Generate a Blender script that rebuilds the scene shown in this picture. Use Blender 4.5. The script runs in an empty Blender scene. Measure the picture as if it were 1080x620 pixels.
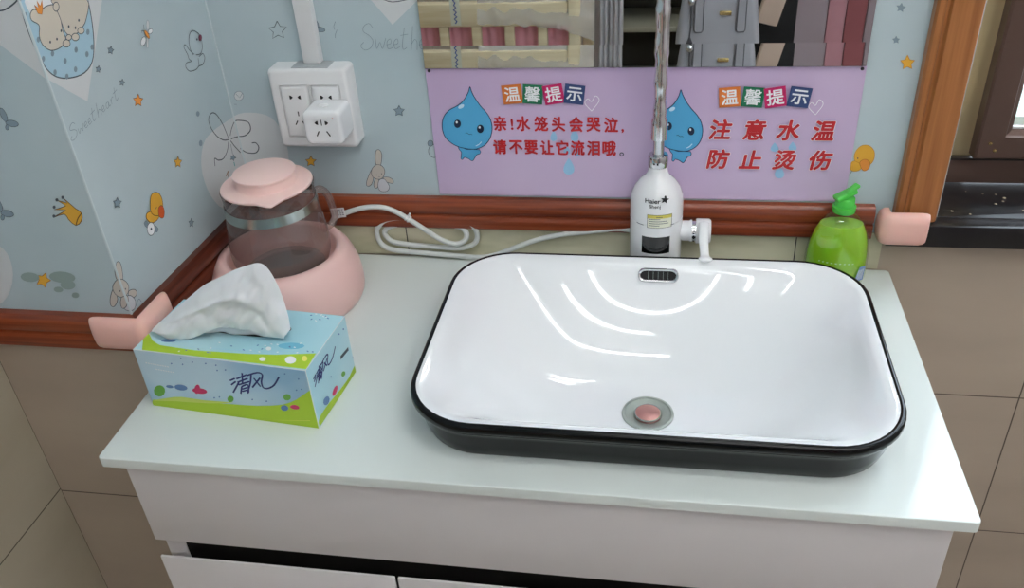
import bpy, math, random
from math import sin, cos, pi, radians
from mathutils import Vector, Matrix, noise
from mathutils.geometry import tessellate_polygon
random.seed(11)
SC = bpy.context.scene
COL = SC.collection

# ------------------------------------------------------------------ materials
def lin(c):
    return tuple(((v/255)/12.92 if v/255 <= .04045 else ((v/255+.055)/1.055)**2.4) for v in c) + (1,)
MATS = {}
def mat(name, rgb, rough=.5, metal=0, coat=0, spec=.5, sub=0, emit=None, estr=0, bump=None, var=None, alpha=1, trans=0, ior=1.45, aniso=None, sheen=0):
    m = bpy.data.materials.new(name); m.use_nodes = True; MATS[name] = m
    nt = m.node_tree; b = nt.nodes['Principled BSDF']
    b.inputs['Base Color'].default_value = lin(rgb)
    b.inputs['Roughness'].default_value = rough
    b.inputs['Metallic'].default_value = metal
    b.inputs['Coat Weight'].default_value = coat
    b.inputs['Coat Roughness'].default_value = .05
    b.inputs['Specular IOR Level'].default_value = spec
    b.inputs['IOR'].default_value = ior
    b.inputs['Transmission Weight'].default_value = trans
    b.inputs['Alpha'].default_value = alpha
    if sub:
        b.inputs['Subsurface Weight'].default_value = sub
        b.inputs['Subsurface Scale'].default_value = .01
    if emit:
        b.inputs['Emission Color'].default_value = lin(emit); b.inputs['Emission Strength'].default_value = estr
    tc = nt.nodes.new('ShaderNodeTexCoord')
    if var:      # (second colour, scale xyz, detail, contrast lo, hi)
        rgb2, sc, det, lo, hi = var
        mp = nt.nodes.new('ShaderNodeMapping'); mp.inputs['Scale'].default_value = sc
        nz = nt.nodes.new('ShaderNodeTexNoise'); nz.inputs['Scale'].default_value = 1; nz.inputs['Detail'].default_value = det
        cr = nt.nodes.new('ShaderNodeValToRGB')
        cr.color_ramp.elements[0].position = lo; cr.color_ramp.elements[1].position = hi
        cr.color_ramp.elements[0].color = lin(rgb); cr.color_ramp.elements[1].color = lin(rgb2)
        nt.links.new(tc.outputs['Object'], mp.inputs['Vector']); nt.links.new(mp.outputs['Vector'], nz.inputs['Vector'])
        nt.links.new(nz.outputs['Fac'], cr.inputs['Fac']); nt.links.new(cr.outputs['Color'], b.inputs['Base Color'])
    if bump:     # (scale, strength, distance)
        nz = nt.nodes.new('ShaderNodeTexNoise'); nz.inputs['Scale'].default_value = bump[0]; nz.inputs['Detail'].default_value = 4
        bp = nt.nodes.new('ShaderNodeBump'); bp.inputs['Strength'].default_value = bump[1]; bp.inputs['Distance'].default_value = bump[2]
        nt.links.new(tc.outputs['Object'], nz.inputs['Vector']); nt.links.new(nz.outputs['Fac'], bp.inputs['Height'])
        nt.links.new(bp.outputs['Normal'], b.inputs['Normal'])
    return m
def thin_glass(name, tint, ior=1.45, rough=.02, body=0):
    m = bpy.data.materials.new(name); m.use_nodes = True; MATS[name] = m
    nt = m.node_tree; nt.nodes.clear()
    out = nt.nodes.new('ShaderNodeOutputMaterial'); tr = nt.nodes.new('ShaderNodeBsdfTransparent'); gl = nt.nodes.new('ShaderNodeBsdfGlossy')
    tr.inputs['Color'].default_value = lin(tint); gl.inputs['Roughness'].default_value = rough
    # thin-walled glass: reflection rises towards grazing angles, the same from either side
    lw = nt.nodes.new('ShaderNodeLayerWeight'); lw.inputs['Blend'].default_value = .5
    pw = nt.nodes.new('ShaderNodeMath'); pw.operation = 'POWER'; pw.inputs[1].default_value = 4.5
    fr = nt.nodes.new('ShaderNodeMath'); fr.operation = 'MULTIPLY_ADD'; fr.inputs[1].default_value = .7; fr.inputs[2].default_value = .07
    nt.links.new(lw.outputs['Facing'], pw.inputs[0]); nt.links.new(pw.outputs[0], fr.inputs[0])
    mx = nt.nodes.new('ShaderNodeMixShader')
    nt.links.new(fr.outputs[0], mx.inputs[0]); nt.links.new(tr.outputs[0], mx.inputs[1]); nt.links.new(gl.outputs[0], mx.inputs[2])
    if body:
        df = nt.nodes.new('ShaderNodeBsdfDiffuse'); df.inputs['Color'].default_value = lin(tint)
        m2 = nt.nodes.new('ShaderNodeMixShader'); m2.inputs[0].default_value = body
        nt.links.new(mx.outputs[0], m2.inputs[1]); nt.links.new(df.outputs[0], m2.inputs[2]); mx = m2
    nt.links.new(mx.outputs[0], out.inputs['Surface'])
    return m
def tile_mat(name, rgb, rgb2, grout, x0, z0, axis, w=.6, h=.305, gw=.0022, rough=.28):
    """large wall tiles; joints at x0+k*w (along `axis`) and z0+k*h"""
    m = mat(name, rgb, rough, var=(rgb2, (2.2, 2.2, 6.5), 6, .35, .68), bump=(30, .05, .001))
    nt = m.node_tree; b = nt.nodes['Principled BSDF']; src = b.inputs['Base Color'].links[0].from_socket
    tc = nt.nodes.new('ShaderNodeTexCoord'); sp = nt.nodes.new('ShaderNodeSeparateXYZ'); nt.links.new(tc.outputs['Object'], sp.inputs[0])
    def M(op, a, b_=None):
        n = nt.nodes.new('ShaderNodeMath'); n.operation = op
        for i, v in enumerate((a, b_)):
            if v is None: continue
            if isinstance(v, (int, float)): n.inputs[i].default_value = v
            else: nt.links.new(v, n.inputs[i])
        return n.outputs[0]
    def joint(s, o, p):
        f = M('SUBTRACT', s, o - p*50 - gw/2)
        return M('LESS_THAN', M('MODULO', f, p), gw)
    j = M('MAXIMUM', joint(sp.outputs[axis], x0, w), joint(sp.outputs[2], z0, h))
    mx = nt.nodes.new('ShaderNodeMix'); mx.data_type = 'RGBA'
    nt.links.new(j, mx.inputs[0]); nt.links.new(src, mx.inputs[6]); mx.inputs[7].default_value = lin(grout)
    nt.links.new(mx.outputs[2], b.inputs['Base Color'])
    return m

mat('wallpaper', (182, 200, 206), .55, var=((192, 207, 212), (5, 5, 5), 3, .35, .7), bump=(220, .08, .0006))
tile_mat('wall_tile', (186, 172, 155), (172, 158, 143), (92, 80, 72), 1.237, -.2345, 0)
tile_mat('wall_tile_side', (178, 170, 150), (190, 182, 163), (92, 84, 74), -.348, -.2302, 1)
mat('splash_tile', (214, 210, 184), .22, var=((192, 190, 160), (9, 9, 30), 5, .42, .66))  # marbled backsplash; bounce light off the counter is mixed into its pale tone
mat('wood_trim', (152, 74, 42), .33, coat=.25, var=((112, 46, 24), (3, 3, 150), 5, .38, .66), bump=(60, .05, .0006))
mat('wood_trim_shaded', (112, 48, 26), .33, coat=.25, var=((76, 30, 16), (3, 3, 150), 5, .38, .66), bump=(60, .05, .0006))  # same rail wood, the side wall's shade put into the colour
mat('wood_casing', (176, 116, 68), .36, coat=.2, var=((150, 94, 52), (140, 60, 4), 5, .36, .68), bump=(60, .04, .0006))
mat('ledge', (150, 156, 146), .8)
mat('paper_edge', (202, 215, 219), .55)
mat('counter', (226, 234, 231), .1, spec=.55, coat=.2)
mat('cabinet_white', (224, 220, 221), .28, spec=.5)
mat('cabinet_dark', (14, 11, 9), .6)
mat('ceramic', (240, 243, 245), .06, coat=.5, spec=.6)
mat('ceramic_black', (6, 9, 11), .1, coat=.05, spec=.32)
mat('chrome', (214, 216, 218), .07, metal=1)
mat('chrome_wavy', (232, 234, 236), .13, metal=1)
mat('steel', (176, 182, 176), .22, metal=1)
mat('drain_net', (178, 186, 180), .3, metal=1, bump=(600, .9, .002))
mat('copper_pink', (196, 146, 140), .3, metal=.6)
mat('plastic_white', (232, 233, 234), .3)
mat('plastic_white_gloss', (236, 238, 240), .14, coat=.4)
mat('plastic_grey', (176, 180, 184), .3)
mat('slot_black', (14, 14, 16), .5)
mat('display_black', (12, 14, 15), .12, coat=.5)
mat('cord_white', (216, 220, 218), .4)
mat('pink_plastic', (242, 202, 196), .34, sub=.05)
mat('pink_lid', (248, 214, 208), .38, sub=.05)
mat('pink_foam', (242, 192, 180), .5, sub=.15)
thin_glass('jug_glass', (226, 214, 211), 1.45, .02, .10)
thin_glass('bottle_shell', (248, 252, 240), 1.4)
thin_glass('window_glass', (245, 250, 252), 1.45)
thin_glass('plastic_film', (246, 244, 240), 1.5, .12, .32)
mat('soap', (158, 210, 52), .12, sub=.4, coat=.4)
mat('cap_green', (80, 204, 76), .25, sub=.2, coat=.3)
mat('bottle_print', (214, 236, 190), .4)
mat('label_blue', (120, 150, 196), .4)
mat('sign_purple', (200, 178, 212), .16, spec=.5, var=((206, 186, 216), (4, 4, 4), 2, .4, .7))
mat('mirror', (225, 226, 226), .01, metal=1)
mat('mirror_edge', (92, 110, 104), .2)
mat('tissue', (242, 242, 244), .8, sub=.1, bump=(500, .06, .0005))
mat('box_front', (150, 192, 220), .3, var=((196, 222, 236), (7, 7, 9), 2, .38, .66))
mat('box_top', (166, 216, 230), .3, var=((190, 228, 238), (8, 8, 8), 2, .38, .66))
mat('card_edge', (226, 236, 240), .4)
mat('stone_black', (30, 29, 31), .28, spec=.5, var=((36, 34, 36), (30, 30, 30), 5, .5, .75))
mat('stone_speck', (206, 190, 160), .4)
mat('window_frame', (104, 84, 76), .38, metal=.35, spec=.4)
mat('window_outer', (214, 198, 156), .3, metal=.6)
mat('window_gasket', (44, 38, 36), .5)
mat('paint_wall', (214, 206, 204), .7)
mat('ceiling_white', (232, 232, 230), .8)
mat('floor_tile', (176, 166, 152), .3, var=((160, 150, 138), (2, 2, 2), 4, .4, .7))
mat('diffuser', (255, 255, 255), .4, emit=(252, 252, 250), estr=9)
mat('lamp_body', (225, 225, 225), .4)
mat('crib_wood', (236, 222, 186), .45, var=((222, 204, 164), (4, 4, 60), 4, .4, .7))
mat('crib_pink', (244, 172, 182), .8, bump=(26, .4, .01))
mat('shelf_dark', (70, 66, 54), .5)
mat('shelf_board', (168, 166, 148), .45)
mat('curtain_grey', (204, 204, 206), .7)
mat('bag_grey', (168, 166, 170), .55)
mat('bag_stitch', (84, 82, 86), .6)
mat('brass', (214, 190, 130), .25, metal=.9)
mat('paper_beige', (216, 190, 170), .6)
mat('cabinet_pink', (206, 150, 160), .4)  # pink with the mirror's haze mixed into the colour
mat('curtain_mauve', (176, 160, 166), .5)  # mauve cupboard colour, greyed to carry the mirror's haze
mat('cabinet_red', (164, 96, 100), .4)  # red lightened so the colour holds the mirror's haze
# printing inks
for n, c in dict(patch=(214, 218, 220), ink=(74, 84, 94), ink2=(92, 66, 40), inklight=(128, 148, 160), greyblue=(134, 154, 168), teal=(110, 176, 176),
    brown=(150, 110, 84), mustard=(232, 176, 62), mustard_d=(206, 140, 44), orange=(232, 150, 66), orange_d=(176, 100, 40), orange_r=(222, 98, 48),
    rabbit=(200, 194, 186), rabbitpale=(206, 210, 216), maroon=(124, 60, 84), white=(240, 242, 244), pouch=(172, 206, 222), bear=(214, 206, 192),
    smudge=(148, 168, 166), drop=(84, 172, 218), dropl=(196, 226, 242), droppale=(150, 196, 228), navy=(28, 52, 92), navy_d=(16, 32, 62),
    logo=(38, 46, 112), lime=(178, 212, 52), lime2=(206, 224, 110), green=(108, 172, 70), bluebird=(96, 134, 184), redbird=(206, 58, 104),
    yell=(240, 232, 120), skyb=(120, 196, 222), red=(196, 38, 44), sq_orange=(220, 122, 52), sq_green=(22, 116, 80), sq_pink=(198, 30, 100), sq_blue=(54, 74, 122),
    label_paper=(226, 228, 210), label_yellow=(214, 204, 96), screw=(60, 54, 60), black_ink=(30, 30, 34), sticker_blue=(60, 90, 170)).items():
    mat(n, c, .5)
MATS['droppale'].node_tree.nodes['Principled BSDF'].inputs['Roughness'].default_value = .2

# ------------------------------------------------------------------ mesh tools
class MB:
    """collects geometry with several materials and links it as ONE mesh object"""
    def __init__(s): s.v = []; s.f = []; s.m = []; s.names = []
    def mi(s, n):
        if n not in s.names: s.names.append(n)
        return s.names.index(n)
    def add(s, vs, fs, m):
        o = len(s.v); k = s.mi(m); s.v += [tuple(v) for v in vs]
        for f in fs: s.f.append(tuple(o+i for i in f)); s.m.append(k)
        return s
    def loft(s, loops, m, cap0=True, cap1=True, closed=True):
        n = len(loops[0]); vs = [p for l in loops for p in l]; fs = []
        for a in range(len(loops)-1):
            for i in range(n if closed else n-1):
                j = (i+1) % n
                fs.append((a*n+i, a*n+j, (a+1)*n+j, (a+1)*n+i))
        if cap0: fs.append(tuple(reversed(range(n))))
        if cap1: fs.append(tuple((len(loops)-1)*n+i for i in range(n)))
        return s.add(vs, fs, m)
    def box(s, x0, x1, y0, y1, z0, z1, m, b=0, T=None):
        """box; b > 0 gives it rounded vertical and chamfered horizontal edges"""
        if b <= 0:
            L = [[(x0,y0,z),(x1,y0,z),(x1,y1,z),(x0,y1,z)] for z in (z0, z1)]
        else:
            cx, cy, hx, hy = (x0+x1)/2, (y0+y1)/2, abs(x1-x0)/2, abs(y1-y0)/2
            L = []
            for z, i in ((z0, b), (z0+b*.3, b*.3), (z0+b, 0), (z1-b, 0), (z1-b*.3, b*.3), (z1, b)):
                L.append([(x, y, z) for x, y in rrect(cx, cy, hx-i, hy-i, max(b-i, b*.3), 4)])
        if T: L = [[T @ Vector(p) for p in l] for l in L]
        return s.loft(L, m)
    def tube(s, pts, r, m, n=12, cap=True):
        pts = [Vector(p) for p in pts]; rs = r if isinstance(r, (list, tuple)) else [r]*len(pts)
        L = []; up = None
        for i, p in enumerate(pts):
            t = (pts[min(i+1, len(pts)-1)] - pts[max(i-1, 0)]).normalized()
            if up is None:
                up = t.orthogonal().normalized()
            up = (up - t*up.dot(t)).normalized(); w = t.cross(up)
            L.append([p + (up*cos(2*pi*k/n) + w*sin(2*pi*k/n))*rs[i] for k in range(n)])
        return s.loft(L, m, cap, cap)
    def lathe(s, prof, c, m, n=48, sx=1, sy=1, axis='z', cap0=False, cap1=False):
        L = []
        for r, z in prof:
            l = []
            for k in range(n):
                a = 2*pi*k/n; u, v = r*cos(a)*sx, r*sin(a)*sy
                l.append((c[0]+u, c[1]+v, c[2]+z) if axis == 'z' else (c[0]+z, c[1]+u, c[2]+v))
            L.append(l)
        return s.loft(L, m, cap0, cap1)
    def build(s, name, parent=None, smooth=40, sub=0):
        me = bpy.data.meshes.new(name); me.from_pydata(s.v, [], s.f)
        for n in s.names: me.materials.append(MATS[n])
        me.polygons.foreach_set('material_index', s.m)
        me.update()
        if smooth:
            me.polygons.foreach_set('use_smooth', [True]*len(me.polygons))
            me.set_sharp_from_angle(angle=radians(smooth))
        o = bpy.data.objects.new(name, me); COL.objects.link(o)
        if parent:
            w_ = Vector((0, 0, 0)); q = parent
            while q: w_ += q.location; q = q.parent
            o.parent = parent; o.location = -w_
            # geometry is written in world coordinates; the parent sits unrotated at the thing's base
        if sub:
            md = o.modifiers.new('sub', 'SUBSURF'); md.levels = sub; md.render_levels = sub
        return o
def rrect(cx, cy, hx, hy, r, n=8):
    r = min(r, hx, hy); o = []
    for qx, qy, a0 in ((1, -1, -90), (1, 1, 0), (-1, 1, 90), (-1, -1, 180)):
        for i in range(n+1):
            a = radians(a0 + 90*i/n); o.append((cx+qx*(hx-r)+r*cos(a), cy+qy*(hy-r)+r*sin(a)))
    return o
def thing(name, label, cat, loc, group=None):
    o = bpy.data.objects.new(name, None); COL.objects.link(o); o.location = loc; o.empty_display_size = .05
    return tag(o, label, cat, group)
def tag(o, label, cat, group=None):
    o['label'] = label; o['category'] = cat
    if group: o['group'] = group
    return o
def struct(o): o['kind'] = 'structure'; return o
def smooth_path(pts, n=6):
    pts = [Vector(p) for p in pts]; o = []
    for i in range(len(pts)-1):
        p0, p1, p2, p3 = pts[max(i-1, 0)], pts[i], pts[i+1], pts[min(i+2, len(pts)-1)]
        for k in range(n):
            t = k/n
            o.append(.5*((2*p1)+(p2-p0)*t+(2*p0-5*p1+4*p2-p3)*t*t+(3*p1-p0-3*p2+p3)*t**3))
    return o + [pts[-1]]

# flat printing on a surface: fn(u, v, h) -> point in the room, h = height above the surface
class Print:
    def __init__(s, mb, fn, step=1.2e-5, flip=False): s.mb = mb; s.fn = fn; s.k = 1; s.step = step; s.flip = flip
    def h(s): s.k += 1; return .00025 + s.k*s.step
    def poly(s, pts, m):
        if len(pts) < 3: return
        h = s.h(); tr = tessellate_polygon([[Vector((p[0], p[1], 0)) for p in pts]])
        out = []
        for t in tr:
            a, b, c = (pts[i] for i in t)
            ar = (b[0]-a[0])*(c[1]-a[1])-(b[1]-a[1])*(c[0]-a[0])
            if abs(ar) < 1e-12: continue
            if (ar < 0) != s.flip: t = (t[0], t[2], t[1])
            out.append(t)
        s.mb.add([s.fn(p[0], p[1], h) for p in pts], out, m)
    def line(s, pts, m, w, closed=False):
        h = s.h(); n = len(pts); L = []; pts = [Vector((p[0], p[1])) for p in pts]
        for i, p in enumerate(pts):
            a = pts[(i-1) % n] if closed or i else p; b = pts[(i+1) % n] if closed or i < n-1 else p
            d = (b-a)
            if d.length < 1e-9: d = Vector((1, 0))
            d.normalize(); q = Vector((-d.y, d.x))*w/2; L.append((p+q, p-q))
        vs = [s.fn(q.x, q.y, h) for a in L for q in a]; fs = []
        for i in range(n if closed else n-1):
            j = (i+1) % n; f = (2*i+1, 2*j+1, 2*j, 2*i); fs.append(f if not s.flip else f[::-1])
        s.mb.add(vs, fs, m)
    def prints(s, data):
        for k, m, w, c, flat in data:
            p = [(flat[i]/1e4, flat[i+1]/1e4) for i in range(0, len(flat), 2)]
            if k == 'f': s.poly(p, m)
            else: s.line(p, m, w, bool(c))
    def text(s, ch, u, v, size, m, bold=0, sx=1, shear=0, rot=0, center=True, align='c'):
        vs, fs = glyphs(ch, 0)
        x0, x1 = min(p[0] for p in vs), max(p[0] for p in vs); y0, y1 = min(p[1] for p in vs), max(p[1] for p in vs)
        cx, cy = ((x0+x1)/2 if align == 'c' else x0), (y0+y1)/2
        ca, sa = cos(radians(rot)), sin(radians(rot))
        # a heavier weight is the same glyph printed again a hair to each side
        for dx, dy in [(0, 0)] + ([(bold*cos(i*pi/4), bold*sin(i*pi/4)) for i in range(8)] if bold else []):
            h = s.h(); o = []
            for x, y in vs:
                x = (x-cx)*sx*size+dx*size; y = (y-cy)*size+dy*size; x += shear*y
                o.append(s.fn(u+x*ca-y*sa, v+x*sa+y*ca, h))
            s.mb.add(o, fs if not s.flip else [f[::-1] for f in fs], m)
_G = {}
def glyphs(txt, bold):
    key = (txt, bold)
    if key not in _G:
        cu = bpy.data.curves.new('t', 'FONT'); cu.body = txt; cu.size = 1; cu.offset = bold; cu.resolution_u = 3
        ob = bpy.data.objects.new('t', cu); COL.objects.link(ob)
        dg = bpy.context.evaluated_depsgraph_get(); me = bpy.data.meshes.new_from_object(ob.evaluated_get(dg))
        vs = [(v.co.x, v.co.y) for v in me.vertices]; fs = []
        for p in me.polygons:
            f = tuple(p.vertices); a, b, c = (vs[i] for i in f[:3])
            if (b[0]-a[0])*(c[1]-a[1])-(b[1]-a[1])*(c[0]-a[0]) < 0: f = f[::-1]
            fs.append(f)
        _G[key] = (vs, fs)
        bpy.data.objects.remove(ob); bpy.data.curves.remove(cu); bpy.data.meshes.remove(me)
    return _G[key]

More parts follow.
